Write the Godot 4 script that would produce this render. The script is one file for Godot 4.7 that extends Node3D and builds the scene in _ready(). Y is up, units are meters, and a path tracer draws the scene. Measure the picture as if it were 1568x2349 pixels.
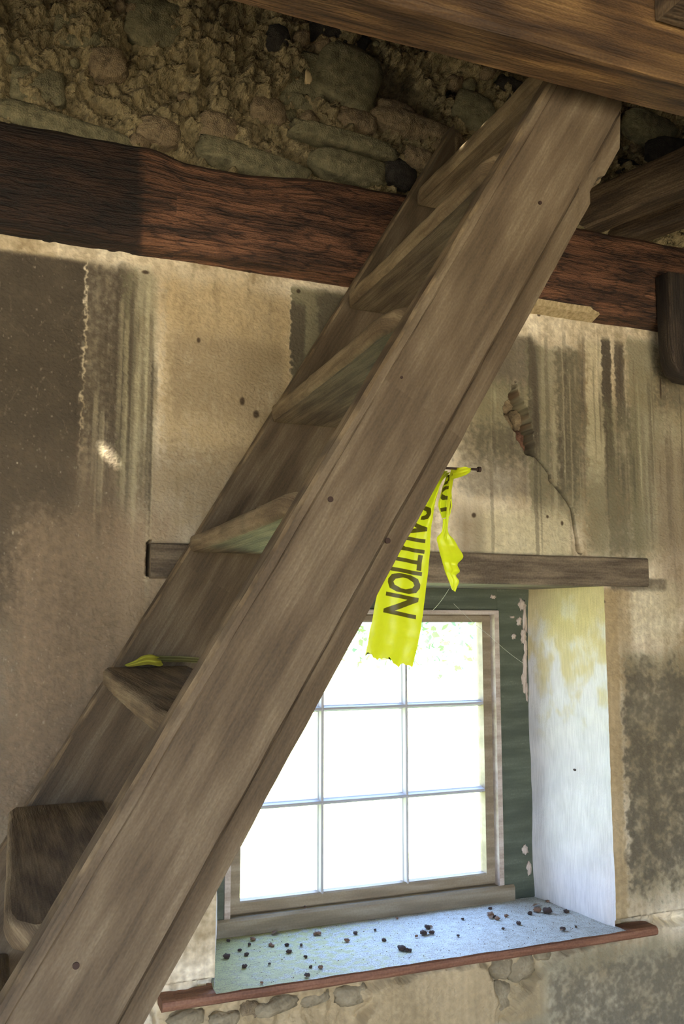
extends Node3D
# An old stone outbuilding: a steep open ladder stair rises in front of a plastered wall with a small deep-set window.
# x runs along the window wall, y is up, z points from that wall into the room; the plaster face is z = 0.

var rng := RandomNumberGenerator.new()
var M := {}
var taken := {}

# ---------------------------------------------------------------- naming
func numbered(called: String) -> String:
	if not taken.has(called):
		taken[called] = 0
		return called
	taken[called] += 1
	return "%s_%03d" % [called, taken[called]]

func tag(o: Node3D, label: String, category: String, group := "") -> Node3D:
	o.set_meta("label", label)
	o.set_meta("category", category)
	if group != "":
		o.set_meta("group", group)
	return o

func base(called: String, at := Vector3.ZERO) -> Node3D:
	var o := Node3D.new()
	o.name = numbered(called)
	add_child(o)
	o.position = at
	return o

func structure(called: String) -> Node3D:
	var o := base(called)
	o.set_meta("kind", "structure")
	return o

func part(called: String, parent: Node3D) -> Node3D:
	var o := Node3D.new()
	o.name = called
	parent.add_child(o, true)
	return o

func put(called: String, mesh: Mesh, material: Material, parent: Node3D = null) -> MeshInstance3D:
	var o := MeshInstance3D.new()
	o.mesh = mesh
	o.material_override = material
	if parent == null:
		o.name = numbered(called)
		add_child(o)
	else:
		o.name = called
		parent.add_child(o, true)
	return o

# ---------------------------------------------------------------- shape helpers
# A shape under construction: a list of triangles with uvs and smooth groups.
class Shape:
	var v := PackedVector3Array()
	var uv := PackedVector2Array()
	var g := PackedInt32Array()
	var col := PackedColorArray()
	var tint := Color.WHITE
	var tinted := false
	func tri(a: Vector3, b: Vector3, c: Vector3, ua: Vector2, ub: Vector2, uc: Vector2, group: int) -> void:
		v.append(a); v.append(b); v.append(c)
		uv.append(ua); uv.append(ub); uv.append(uc)
		g.append(group)
		if tinted:
			col.append(tint); col.append(tint); col.append(tint)
	func recolour(count: int, list: Array) -> void:
		for i in count:
			col[col.size() - count + i] = list[i]
	func quad(a: Vector3, b: Vector3, c: Vector3, d: Vector3, ua: Vector2, ub: Vector2, uc: Vector2, ud: Vector2, group: int) -> void:
		tri(a, b, c, ua, ub, uc, group)
		tri(a, c, d, ua, uc, ud, group)
	func done(closed := true) -> ArrayMesh:
		var flip := false
		if closed:
			var vol := 0.0
			for i in range(0, v.size(), 3):
				vol += v[i].dot(v[i + 1].cross(v[i + 2]))
			flip = vol > 0.0
		var st := SurfaceTool.new()
		st.begin(Mesh.PRIMITIVE_TRIANGLES)
		for t in g.size():
			st.set_smooth_group(g[t])
			for k in ([0, 2, 1] if flip else [0, 1, 2]):
				if tinted:
					st.set_color(col[t * 3 + k])
				st.set_uv(uv[t * 3 + k])
				st.add_vertex(v[t * 3 + k])
		st.generate_normals()
		return st.commit()

func noise(seed_: int, freq: float, octaves := 3) -> FastNoiseLite:
	var n := FastNoiseLite.new()
	n.seed = seed_
	n.frequency = freq
	n.noise_type = FastNoiseLite.TYPE_SIMPLEX_SMOOTH
	n.fractal_type = FastNoiseLite.FRACTAL_FBM
	n.fractal_octaves = octaves
	return n

func flat(points: Array) -> PackedVector2Array:
	var out := PackedVector2Array()
	for i in range(0, points.size(), 2):
		out.append(Vector2(points[i], points[i + 1]))
	return out

# Rectangle profile with chamfered corners; c = [corner sizes at (-,-), (+,-), (+,+), (-,+)]
func chamfered(w: float, h: float, c: Array) -> PackedVector2Array:
	var x := w / 2.0
	var y := h / 2.0
	return flat([-x + c[0], -y, x - c[1], -y, x, -y + c[1], x, y - c[2], x - c[2], y, -x + c[3], y, -x, y - c[3], -x, -y + c[0]])

# A length of timber along +x from x0 to x1 with the given (z, y) profile. mitre0/mitre1 shift the end along x per metre of profile y.
# amp roughens the arrises; the uv runs along the grain (2 m a repeat) and round the section.
func timber(x0: float, x1: float, prof: PackedVector2Array, segs: int, amp: float, seed_: int, mitre0 := 0.0, mitre1 := 0.0, bow := 0.0, tint = null, form = null) -> ArrayMesh:
	var s := Shape.new()
	s.tinted = tint != null
	var n := prof.size()
	var nz := noise(seed_, 2.2, 3)
	var off := float(seed_ % 17) * 0.13
	var rings := []
	for i in segs + 1:
		var t := float(i) / segs
		var ring := PackedVector3Array()
		for k in n:
			var p := prof[k]
			var x := lerpf(x0 + mitre0 * p.y, x1 + mitre1 * p.y, t)
			var d := Vector2(nz.get_noise_3d(x * 3.0, k * 3.7, 0.0), nz.get_noise_3d(x * 3.0, k * 3.7, 9.0)) * amp
			var at := Vector3(x, p.y + d.y + bow * sin(PI * t), p.x + d.x)
			ring.append(at if form == null else form.call(at))
		rings.append(ring)
	var around := PackedFloat32Array([0.0])
	for k in n:
		around.append(around[k] + prof[k].distance_to(prof[(k + 1) % n]))
	for i in segs:
		for k in n:
			var k2 := (k + 1) % n
			var a: Vector3 = rings[i][k]
			var b: Vector3 = rings[i + 1][k]
			var c: Vector3 = rings[i + 1][k2]
			var d: Vector3 = rings[i][k2]
			s.quad(a, b, c, d, Vector2(a.x / 2.0 + off, around[k] / 0.5 + off), Vector2(b.x / 2.0 + off, around[k] / 0.5 + off), Vector2(c.x / 2.0 + off, around[k + 1] / 0.5 + off), Vector2(d.x / 2.0 + off, around[k + 1] / 0.5 + off), k)
			if tint != null:
				var ca: Color = tint.call(k, a)
				var cb: Color = tint.call(k, b)
				var cc: Color = tint.call(k, c)
				var cd: Color = tint.call(k, d)
				s.recolour(6, [ca, cb, cc, ca, cc, cd])
	for e in [0, segs]:
		var mid := Vector3.ZERO
		for p in rings[e]:
			mid += p / n
		for k in n:
			var a: Vector3 = rings[e][k]
			var b: Vector3 = rings[e][(k + 1) % n]
			if e == 0:
				s.tri(mid, a, b, Vector2(mid.z, mid.y), Vector2(a.z, a.y), Vector2(b.z, b.y), 100 + e)
			else:
				s.tri(mid, b, a, Vector2(mid.z, mid.y), Vector2(b.z, b.y), Vector2(a.z, a.y), 100 + e)
	return s.done()

# A lying board: outline in (x, z), thickness down from y = 0, edges eased by e. lift(x, z) bends it.
func board(outline: PackedVector2Array, thick: float, e: float, along_z := true, lift = null, tint = null) -> ArrayMesh:
	var s := Shape.new()
	s.tinted = tint != null
	var n := outline.size()
	var mid := Vector2.ZERO
	for p in outline:
		mid += p / n
	var rings := []
	for lv in [[0.0, 1.0], [-e * 0.35, 0.35], [-e, 0.0], [-thick + e, 0.0], [-thick + e * 0.35, 0.35], [-thick, 1.0]]:
		var ring := PackedVector3Array()
		for k in n:
			var a := outline[(k + n - 1) % n]
			var b := outline[(k + 1) % n]
			var inward := (b - a).orthogonal().normalized()
			if inward.dot(mid - outline[k]) < 0.0:
				inward = -inward
			var p: Vector2 = outline[k] + inward * e * lv[1]
			var y: float = lv[0]
			if lift != null:
				y += lift.call(p.x, p.y)
			ring.append(Vector3(p.x, y, p.y))
		rings.append(ring)
	var cov := func(p: Vector3) -> Vector2:
		return Vector2(p.z / 2.0, (p.x + p.y) / 0.5) if along_z else Vector2(p.x / 2.0, (p.z + p.y) / 0.5)
	for r in rings.size() - 1:
		for k in n:
			var k2 := (k + 1) % n
			s.quad(rings[r][k], rings[r][k2], rings[r + 1][k2], rings[r + 1][k], cov.call(rings[r][k]), cov.call(rings[r][k2]), cov.call(rings[r + 1][k2]), cov.call(rings[r + 1][k]), 1)
			if tint != null:
				var ca: Color = tint.call(r, rings[r][k])
				var cb: Color = tint.call(r, rings[r][k2])
				var cc: Color = tint.call(r + 1, rings[r + 1][k2])
				var cd: Color = tint.call(r + 1, rings[r + 1][k])
				s.recolour(6, [ca, cb, cc, ca, cc, cd])
	var cap := Geometry2D.triangulate_polygon(outline)
	for i in range(0, cap.size(), 3):
		for e2 in [0, 5]:
			var a: Vector3 = rings[e2][cap[i]]
			var b: Vector3 = rings[e2][cap[i + 1]]
			var c: Vector3 = rings[e2][cap[i + 2]]
			var up := (b - a).cross(c - a).y > 0.0
			# in Shape the winding must agree over the whole body; done() turns it outwards
			var want_up: bool = e2 == 0
			if up != want_up:
				var h := b
				b = c
				c = h
			s.tri(a, b, c, cov.call(a), cov.call(b), cov.call(c), 2 + e2)
			if tint != null:
				s.recolour(3, [tint.call(e2, a), tint.call(e2, b), tint.call(e2, c)])
	# sides wind like the top cap when seen from outside
	var side: Vector3 = rings[1][1] - rings[0][0]
	var probe: Vector3 = (rings[2][1] - rings[2][0]).cross(rings[3][1] - rings[2][0])
	var outw := Vector3(rings[2][0].x - mid.x, 0, rings[2][0].z - mid.y)
	if probe.dot(outw) < 0.0 and side.length() > 0.0:
		for i in range(0, (rings.size() - 1) * n * 2):
			var h := s.v[i * 3 + 1]
			s.v[i * 3 + 1] = s.v[i * 3 + 2]
			s.v[i * 3 + 2] = h
			var hu := s.uv[i * 3 + 1]
			s.uv[i * 3 + 1] = s.uv[i * 3 + 2]
			s.uv[i * 3 + 2] = hu
			if s.tinted:
				var hc := s.col[i * 3 + 1]
				s.col[i * 3 + 1] = s.col[i * 3 + 2]
				s.col[i * 3 + 2] = hc
	return s.done()

# An irregular stone or crumb: a squared-off ball, roughened.
func lump(size: Vector3, seed_: int, square := 0.6, rough := 0.12, nu := 18, nv := 11, freq := 1.6) -> ArrayMesh:
	var s := Shape.new()
	var nz := noise(seed_, freq, 4)
	var rows := []
	for j in nv + 1:
		var row := PackedVector3Array()
		var th := PI * j / nv
		for i in nu + 1:
			var ph := TAU * (i % nu) / nu
			var d := Vector3(sin(th) * cos(ph), cos(th), sin(th) * sin(ph))
			if j == 0 or j == nv:
				d = Vector3(0, 1 if j == 0 else -1, 0)
			var q := Vector3(signf(d.x) * pow(absf(d.x), square), signf(d.y) * pow(absf(d.y), square), signf(d.z) * pow(absf(d.z), square))
			q *= 1.0 + rough * 2.0 * nz.get_noise_3dv(d)
			row.append(q * size * 0.5)
		rows.append(row)
	for j in nv:
		for i in nu:
			var a: Vector3 = rows[j][i]
			var b: Vector3 = rows[j][i + 1]
			var c: Vector3 = rows[j + 1][i + 1]
			var d2: Vector3 = rows[j + 1][i]
			var ua := Vector2(float(i) / nu, float(j) / nv)
			if j > 0:
				s.tri(a, b, c, ua, ua, ua, 1)
			if j < nv - 1:
				s.tri(a, c, d2, ua, ua, ua, 1)
	return s.done()

# A thin round rod through points.
func rod(points: PackedVector3Array, r: float, sides := 6) -> ArrayMesh:
	var s := Shape.new()
	var rings := []
	for i in points.size():
		var t := (points[mini(i + 1, points.size() - 1)] - points[maxi(i - 1, 0)]).normalized()
		var u := t.cross(Vector3.UP if absf(t.y) < 0.9 else Vector3.RIGHT).normalized()
		var w := t.cross(u)
		var ring := PackedVector3Array()
		for k in sides:
			ring.append(points[i] + (u * cos(TAU * k / sides) + w * sin(TAU * k / sides)) * r)
		rings.append(ring)
	var z := Vector2.ZERO
	for i in points.size() - 1:
		for k in sides:
			var k2 := (k + 1) % sides
			s.quad(rings[i][k], rings[i][k2], rings[i + 1][k2], rings[i + 1][k], z, z, z, z, 1)
	for k in range(1, sides - 1):
		s.tri(rings[0][0], rings[0][k + 1], rings[0][k], z, z, z, 2)
		var e: int = points.size() - 1
		s.tri(rings[e][0], rings[e][k], rings[e][k + 1], z, z, z, 3)
	return s.done()

func box(lo: Vector3, hi: Vector3, c := 0.0) -> ArrayMesh:
	var p := chamfered(hi.z - lo.z, hi.y - lo.y, [c, c, c, c]) if c > 0.0 else flat([lo.z - hi.z, lo.y - hi.y, hi.z - lo.z, lo.y - hi.y, hi.z - lo.z, hi.y - lo.y, lo.z - hi.z, hi.y - lo.y])
	if c <= 0.0:
		for i in 4:
			p[i] *= 0.5
	for i in p.size():
		p[i] += Vector2((lo.z + hi.z) / 2.0, (lo.y + hi.y) / 2.0)
	return timber(lo.x, hi.x, p, 1, 0.0, 0)

# An open sheet given by a grid of points; normals towards +facing.
func sheet(nu: int, nv: int, at: Callable, uvat: Callable, facing: Vector3, keep = null) -> ArrayMesh:
	var v := PackedVector3Array()
	var uv := PackedVector2Array()
	v.resize((nu + 1) * (nv + 1))
	uv.resize(v.size())
	for j in nv + 1:
		for i in nu + 1:
			v[j * (nu + 1) + i] = at.call(i, j)
			uv[j * (nu + 1) + i] = uvat.call(i, j)
	var nrm := PackedVector3Array()
	nrm.resize(v.size())
	for j in nv + 1:
		for i in nu + 1:
			var a := v[j * (nu + 1) + mini(i + 1, nu)] - v[j * (nu + 1) + maxi(i - 1, 0)]
			var b := v[mini(j + 1, nv) * (nu + 1) + i] - v[maxi(j - 1, 0) * (nu + 1) + i]
			var m := a.cross(b).normalized()
			nrm[j * (nu + 1) + i] = m if m.dot(facing) > 0.0 else -m
	var idx := PackedInt32Array()
	var mid := (nv / 2) * (nu + 1) + nu / 2
	var a0 := v[mid + 1] - v[mid]
	var b0 := v[mid + nu + 1] - v[mid]
	var same := a0.cross(b0).dot(facing) > 0.0
	for j in nv:
		for i in nu:
			if keep != null and not keep.call(i, j):
				continue
			var p := j * (nu + 1) + i
			var q := p + nu + 1
			if same:
				idx.append_array(PackedInt32Array([p, q + 1, p + 1, p, q, q + 1]))
			else:
				idx.append_array(PackedInt32Array([p, p + 1, q + 1, p, q + 1, q]))
	var arr := []
	arr.resize(Mesh.ARRAY_MAX)
	arr[Mesh.ARRAY_VERTEX] = v
	arr[Mesh.ARRAY_NORMAL] = nrm
	arr[Mesh.ARRAY_TEX_UV] = uv
	arr[Mesh.ARRAY_INDEX] = idx
	var m := ArrayMesh.new()
	m.add_surface_from_arrays(Mesh.PRIMITIVE_TRIANGLES, arr)
	return m

# ---------------------------------------------------------------- textures and materials
func grey(seed_: int, w: int, h: int, cells: float, octaves := 4) -> Image:
	var n := noise(seed_, cells / maxf(w, h), octaves)
	var im := n.get_seamless_image(w, h)
	im.convert(Image.FORMAT_L8)
	return im

func stretched(seed_: int, w: int, h: int, sw: int, sh: int, cells: float, octaves := 3, contrast := 2.1) -> PackedByteArray:
	var im := grey(seed_, sw, sh, cells, octaves)
	im.resize(w, h, Image.INTERPOLATE_CUBIC)
	im.adjust_bcs(1.0, contrast, 1.0)
	im.convert(Image.FORMAT_L8)
	return im.get_data()

func ramp(stops: Array) -> PackedColorArray:
	var g := Gradient.new()
	g.offsets = PackedFloat32Array([0.0, 1.0])
	var o := PackedFloat32Array()
	var c := PackedColorArray()
	for st in stops:
		o.append(st[0])
		c.append(Color8(st[1], st[2], st[3]))
	g.offsets = o
	g.colors = c
	var out := PackedColorArray()
	for i in 256:
		out.append(g.sample(i / 255.0))
	return out

# Old timber: long grain streaks, finer grain, broad patches. Returns [albedo, height].
func wood(seed_: int, stops: Array, w := 1024, h := 512, patch := 0.35, checks := false) -> Array:
	var a := stretched(seed_, w, h, 32, h, 60.0, 3)
	var b := stretched(seed_ + 1, w, h, 128, h, 150.0, 2)
	var c := stretched(seed_ + 2, w, h, 64, 96, 11.0, 4)
	var d := stretched(seed_ + 3, w, h, w, h, 300.0, 2)
	var cell := PackedByteArray()
	if checks:
		# short drying checks along the grain
		var cn := FastNoiseLite.new()
		cn.seed = seed_ + 4
		cn.noise_type = FastNoiseLite.TYPE_CELLULAR
		cn.cellular_return_type = FastNoiseLite.RETURN_DISTANCE2_SUB
		cn.frequency = 0.06
		var ci := cn.get_seamless_image(384, 512)
		ci.convert(Image.FORMAT_L8)
		ci.resize(w, h, Image.INTERPOLATE_CUBIC)
		cell = ci.get_data()
	else:
		cell.resize(w * h)
	var col := ramp(stops)
	var px := PackedByteArray()
	px.resize(w * h * 3)
	var ht := PackedByteArray()
	ht.resize(w * h)
	for i in w * h:
		var grain := (a[i] * 0.55 + b[i] * 0.45) - 128.0
		var t := 128.0 + grain * 0.55 * (1.0 - patch) + (c[i] - 128.0) * 0.95 * patch + (d[i] - 128.0) * 0.16 - float(checks) * maxf(0.0, 70.0 - cell[i]) * 1.6
		var k := clampi(int(t), 0, 255)
		var q := col[k]
		px[i * 3] = q.r8
		px[i * 3 + 1] = q.g8
		px[i * 3 + 2] = q.b8
		ht[i] = clampi(int(128.0 + grain * 0.5 + (d[i] - 128.0) * 0.2 - float(checks) * maxf(0.0, 70.0 - cell[i]) * 1.4), 0, 255)
	return [ImageTexture.create_from_image(Image.create_from_data(w, h, false, Image.FORMAT_RGB8, px)), ImageTexture.create_from_image(Image.create_from_data(w, h, false, Image.FORMAT_L8, ht))]

func wood_material(seed_: int, stops: Array, relief := 0.25, rough := 0.75, patch := 0.35, checks := false) -> StandardMaterial3D:
	var t := wood(seed_, stops, 1024, 512 if seed_ < 180 else 256, patch, checks)
	var m := StandardMaterial3D.new()
	m.albedo_texture = t[0]
	m.roughness = rough
	m.vertex_color_use_as_albedo = true
	m.heightmap_enabled = true
	m.heightmap_texture = t[1]
	m.heightmap_scale = relief
	return m

# Mineral surface without uvs: mottled between colours, rough.
func mineral(seed_: int, stops: Array, metres := 0.6, relief := 0.4, rough := 0.95) -> StandardMaterial3D:
	var w := 512
	var a := grey(seed_, w, w, 14.0, 5).get_data()
	var b := grey(seed_ + 1, w, w, 90.0, 3).get_data()
	var col := ramp(stops)
	var px := PackedByteArray()
	px.resize(w * w * 3)
	var ht := PackedByteArray()
	ht.resize(w * w)
	for i in w * w:
		var q := col[clampi(int(128.0 + (a[i] - 128.0) * 1.1 + (b[i] - 128.0) * 0.5), 0, 255)]
		px[i * 3] = q.r8
		px[i * 3 + 1] = q.g8
		px[i * 3 + 2] = q.b8
		ht[i] = clampi(int(a[i] * 0.5 + b[i] * 0.5), 0, 255)
	var m := StandardMaterial3D.new()
	m.albedo_texture = ImageTexture.create_from_image(Image.create_from_data(w, w, false, Image.FORMAT_RGB8, px))
	m.heightmap_enabled = true
	m.heightmap_texture = ImageTexture.create_from_image(Image.create_from_data(w, w, false, Image.FORMAT_L8, ht))
	m.heightmap_scale = relief
	m.roughness = rough
	m.uv1_triplanar = true
	m.uv1_world_triplanar = true
	m.uv1_scale = Vector3.ONE / metres
	return m

func plain(c: Color, rough := 0.8, metal := 0.0) -> StandardMaterial3D:
	var m := StandardMaterial3D.new()
	m.albedo_color = c
	m.roughness = rough
	m.metallic = metal
	return m

# Plaster colour over the window wall: whitewash gone beige, with mould and water stains where they stand.
const WX0 := -0.21
const WX1 := 2.19
const WY0 := 0.35
const WY1 := 2.40
const TW := 1200
const TH := 1024

func stain(px: PackedFloat32Array, s: Dictionary, na: PackedByteArray, nb: PackedByteArray, nc: PackedByteArray) -> void:
	# px: r, g, b per texel. s: x0, x1, y0, y1 (metres), soft edges l, r, t, b (metres), col, amount, cut (how far the streak noise bites), streak (0 blotch .. 1 vertical streaks)
	var i0 := maxi(0, int((s.x0 - s.l - WX0) / (WX1 - WX0) * TW))
	var i1 := mini(TW - 1, int((s.x1 + s.r - WX0) / (WX1 - WX0) * TW))
	var j0 := maxi(0, int((WY1 - s.y1 - s.t) / (WY1 - WY0) * TH))
	var j1 := mini(TH - 1, int((WY1 - s.y0 + s.b) / (WY1 - WY0) * TH))
	var wig := clampf((s.x1 - s.x0) * 0.5, 0.004, 0.022)
	var col: Color = s.col
	var amount: float = s.amount
	var cut: float = s.cut
	var streak: float = s.streak
	for j in range(j0, j1 + 1):
		var y := WY1 - (j + 0.5) / TH * (WY1 - WY0)
		var ey: float = smoothstep(s.y0 - s.b, s.y0 + s.b, y) * (1.0 - smoothstep(s.y1 - s.t, s.y1 + s.t, y))
		for i in range(i0, i1 + 1):
			var k := j * TW + i
			var x := WX0 + (i + 0.5) / TW * (WX1 - WX0)
			var n := lerpf(nb[k], na[k], streak) / 255.0 * 0.55 + nc[k] / 255.0 * 0.45
			var xx := x + (n - 0.5) * wig
			var e: float = ey * smoothstep(s.x0 - s.l, s.x0 + s.l, xx) * (1.0 - smoothstep(s.x1 - s.r, s.x1 + s.r, xx))
			if e <= 0.003:
				continue
			var f := amount * smoothstep(-0.05, 0.98, e - cut * (1.0 - n) * (1.35 - 0.35 * e) + 0.25 * cut * e)
			px[k * 3] = lerpf(px[k * 3], col.r, f)
			px[k * 3 + 1] = lerpf(px[k * 3 + 1], col.g, f)
			px[k * 3 + 2] = lerpf(px[k * 3 + 2], col.b, f)

func st(b: Array, soft: Array, col: Color, amount: float, cut: float, streak: float) -> Dictionary:
	return {"x0": b[0], "x1": b[1], "y0": b[2], "y1": b[3], "l": soft[0], "r": soft[1], "t": soft[2], "b": soft[3], "col": col, "amount": amount, "cut": cut, "streak": streak}

func plaster_texture() -> ImageTexture:
	var streaks := stretched(501, TW, TH, TW, 20, 16.0, 6, 2.2)
	var thin := stretched(505, TW, TH, TW, 60, 120.0, 4, 2.0)
	for k in TW * TH:
		streaks[k] = int(streaks[k] * 0.6 + thin[k] * 0.4)
	var blotch := stretched(502, TW, TH, TW / 2, TH / 2, 30.0, 6, 1.6)
	var fine := stretched(503, TW, TH, TW, TH, 110.0, 6, 1.7)
	var broad := stretched(504, TW, TH, 128, 128, 6.0, 3)
	var px := PackedFloat32Array()
	px.resize(TW * TH * 3)
	for k in TW * TH:
		var t := (broad[k] - 128.0) * 0.0006 + (streaks[k] - 128.0) * 0.0004 + (blotch[k] - 128.0) * 0.0004 + (fine[k] - 128.0) * 0.0003
		px[k * 3] = 0.81 + t * 0.9
		px[k * 3 + 1] = 0.76 + t
		px[k * 3 + 2] = 0.64 + t * 1.1
	var mould := Color8(76, 69, 57)
	var green := Color8(118, 114, 88)
	var pale := Color8(202, 194, 158)
	var tan_ := Color8(172, 152, 112)
	var pink := Color8(142, 124, 100)
	var umber := Color8(100, 88, 71)
	var list := [
		st([-0.099, 0.169, 1.725, 2.302], [0.02, 0.005, 0.012, 0.22], mould, 1.0, 0.42, 0.35),
		st([-0.071, 0.321, 0.994, 1.879], [0.05, 0.12, 0.12, 0.2], umber, 0.75, 0.35, 0.4),
		st([-0.082, 0.184, 1.435, 1.893], [0.05, 0.07, 0.12, 0.2], mould, 0.75, 0.7, 0.4),
		st([0.144, 0.283, 1.619, 1.965], [0.05, 0.05, 0.08, 0.12], umber, 0.7, 0.9, 0.6),
		st([0.169, 0.284, 1.830, 2.308], [0.004, 0.03, 0.03, 0.16], mould, 0.95, 0.75, 0.97),
		st([0.248, 0.336, 1.737, 2.307], [0.02, 0.03, 0.04, 0.16], green, 0.7, 0.8, 0.9),
		st([0.339, 0.656, 1.806, 2.306], [0.03, 0.01, 0.05, 0.12], tan_, 0.7, 0.9, 0.95),
		st([0.354, 0.645, 1.928, 2.178], [0.03, 0.03, 0.05, 0.1], umber, 0.35, 1.2, 0.97),
		st([0.283, 0.583, 1.663, 1.923], [0.05, 0.05, 0.08, 0.1], umber, 0.4, 1.1, 0.6),
		st([0.030, 0.222, 1.080, 1.663], [0.05, 0.08, 0.1, 0.1], umber, 0.7, 0.8, 0.4),
		st([0.028, 0.407, 1.073, 1.761], [0.05, 0.05, 0.1, 0.1], pink, 0.7, 0.7, 0.4),
		st([0.653, 0.849, 1.991, 2.315], [0.004, 0.05, 0.02, 0.14], green, 0.9, 0.5, 0.7),
		st([0.653, 0.694, 2.070, 2.277], [0.004, 0.01, 0.02, 0.1], mould, 0.7, 0.9, 0.95),
		st([0.711, 0.849, 2.059, 2.319], [0.02, 0.05, 0.03, 0.1], mould, 0.6, 0.8, 0.8),
		st([1.146, 1.340, 2.102, 2.269], [0.06, 0.006, 0.02, 0.06], mould, 0.75, 0.7, 0.9),
		st([1.117, 1.335, 1.891, 2.148], [0.06, 0.03, 0.05, 0.08], green, 0.8, 0.9, 0.95),
		st([1.090, 1.491, 1.803, 2.036], [0.06, 0.06, 0.06, 0.05], mould, 0.55, 1.15, 0.9),
		st([1.316, 1.501, 1.738, 2.253], [0.01, 0.03, 0.03, 0.1], green, 0.75, 0.85, 0.95),
		st([1.322, 1.363, 1.922, 2.270], [0.01, 0.02, 0.04, 0.16], mould, 0.65, 0.9, 0.95),
		st([1.389, 1.510, 1.787, 2.271], [0.03, 0.03, 0.06, 0.16], mould, 0.5, 1.2, 0.97),
		st([1.561, 1.593, 1.864, 2.292], [0.004, 0.005, 0.02, 0.15], mould, 0.9, 0.5, 0.95),
		st([1.604, 1.635, 2.014, 2.290], [0.004, 0.006, 0.02, 0.06], mould, 0.8, 0.7, 0.95),
		st([1.558, 1.646, 1.662, 1.989], [0.02, 0.03, 0.06, 0.06], mould, 0.6, 1.0, 0.95),
		st([1.476, 1.695, 1.661, 2.136], [0.04, 0.04, 0.08, 0.05], green, 0.75, 1.0, 0.95),
		st([1.638, 1.886, 1.653, 2.308], [0.02, 0.03, 0.03, 0.1], green, 0.7, 1.05, 0.9),
		st([1.740, 1.898, 2.080, 2.287], [0.02, 0.03, 0.03, 0.06], mould, 0.45, 1.0, 0.8),
		st([1.504, 1.561, 1.886, 2.280], [0.01, 0.006, 0.03, 0.1], pale, 0.6, 0.5, 0.5),
		st([1.137, 1.442, 1.660, 1.797], [0.03, 0.02, 0.05, 0.01], pale, 0.9, 0.5, 0.3),
		st([1.087, 1.188, 1.656, 1.807], [0.03, 0.03, 0.06, 0.02], umber, 0.4, 0.9, 0.6),
		st([1.719, 1.905, 1.533, 2.030], [0.04, 0.04, 0.1, 0.1], pink, 0.5, 0.8, 0.3),
		st([1.583, 1.891, 0.752, 1.437], [0.03, 0.05, 0.06, 0.1], green, 0.65, 0.9, 0.1),
		st([1.576, 1.891, 0.775, 1.414], [0.03, 0.05, 0.08, 0.1], mould, 0.6, 1.35, 0.1),
		st([1.526, 1.582, 0.708, 1.591], [0.004, 0.012, 0.02, 0.02], tan_, 0.8, 0.4, 0.6),
		st([1.542, 1.631, 1.427, 1.591], [0.004, 0.02, 0.01, 0.05], tan_, 0.7, 0.6, 0.4),
		st([1.617, 1.796, 1.438, 1.617], [0.02, 0.03, 0.02, 0.05], pale, 0.5, 0.6, 0.3),
		st([1.198, 1.854, 0.419, 0.699], [0.06, 0.05, 0.05, 0.05], green, 0.6, 1.1, 0.25),
		st([1.322, 1.853, 0.408, 0.659], [0.06, 0.05, 0.05, 0.05], mould, 0.45, 1.5, 0.4),
		st([0.368, 1.333, 0.532, 0.690], [0.05, 0.05, 0.02, 0.02], tan_, 0.75, 0.6, 0.2),
		st([1.563, 1.755, 1.582, 1.622], [0.02, 0.02, 0.008, 0.014], mould, 0.7, 0.8, 0.2),
	]
	# thin runs of mould and of cleaner lime washed down from the beam
	rng.seed = 63
	for n in 150:
		var right := n % 5 < 3
		var cx := rng.randf_range(1.2, 1.9) if right else rng.randf_range(0.17, 0.33)
		var top := rng.randf_range(1.95, 2.30)
		var w := rng.randf_range(0.0015, 0.007)
		list.append(st([cx - w, cx + w, top - rng.randf_range(0.08, 0.45), top], [0.003, 0.003, 0.03, 0.09], mould if n % 4 else pale, rng.randf_range(0.12, 0.42), 0.6, 0.9))
	for s in list:
		stain(px, s, streaks, blotch, fine)
	# brown mud showing inside the hole
	for p in hole:
		for t in [0.0, 0.35, 0.7]:
			var q: Vector2 = p.lerp(Vector2(1.290, 2.030), t)
			if t > 0.1:
				dab(px, q.x, q.y, 0.010, 0.014, Color8(112, 88, 64), 0.8)
	# flaked specks of bare lime inside the mould
	rng.seed = 77
	for n in 1500:
		var cx := rng.randf_range(-0.15, 0.36)
		var cy := rng.randf_range(1.1, 2.31)
		var r := rng.randf_range(0.0006, 0.0018) * (2.2 if rng.randf() < 0.03 else 1.0)
		dab(px, cx, cy, r, r * rng.randf_range(0.8, 2.2), Color8(176, 168, 146), rng.randf_range(0.1, 0.5) if n > 60 else rng.randf_range(0.5, 0.9))
	for n in 160:
		dab(px, rng.randf_range(1.2, 2.1), rng.randf_range(1.6, 2.3), rng.randf_range(0.0008, 0.002), rng.randf_range(0.001, 0.004), Color8(205, 198, 172), rng.randf_range(0.2, 0.6))
	# scuffs and scratches down to the lime
	for n in 220:
		var a := Vector2(rng.randf_range(-0.05, 0.5), rng.randf_range(0.9, 2.2))
		var dir := Vector2.from_angle(rng.randf_range(0.6, 2.5)) * rng.randf_range(0.01, 0.06)
		for q in 14:
			var p := a + dir * (q / 13.0) + Vector2(n_fine.get_noise_1d(q * 0.01 + n), 0) * 0.003
			dab(px, p.x, p.y, 0.0011, 0.0015, Color8(184, 172, 146), 0.14)
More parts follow.
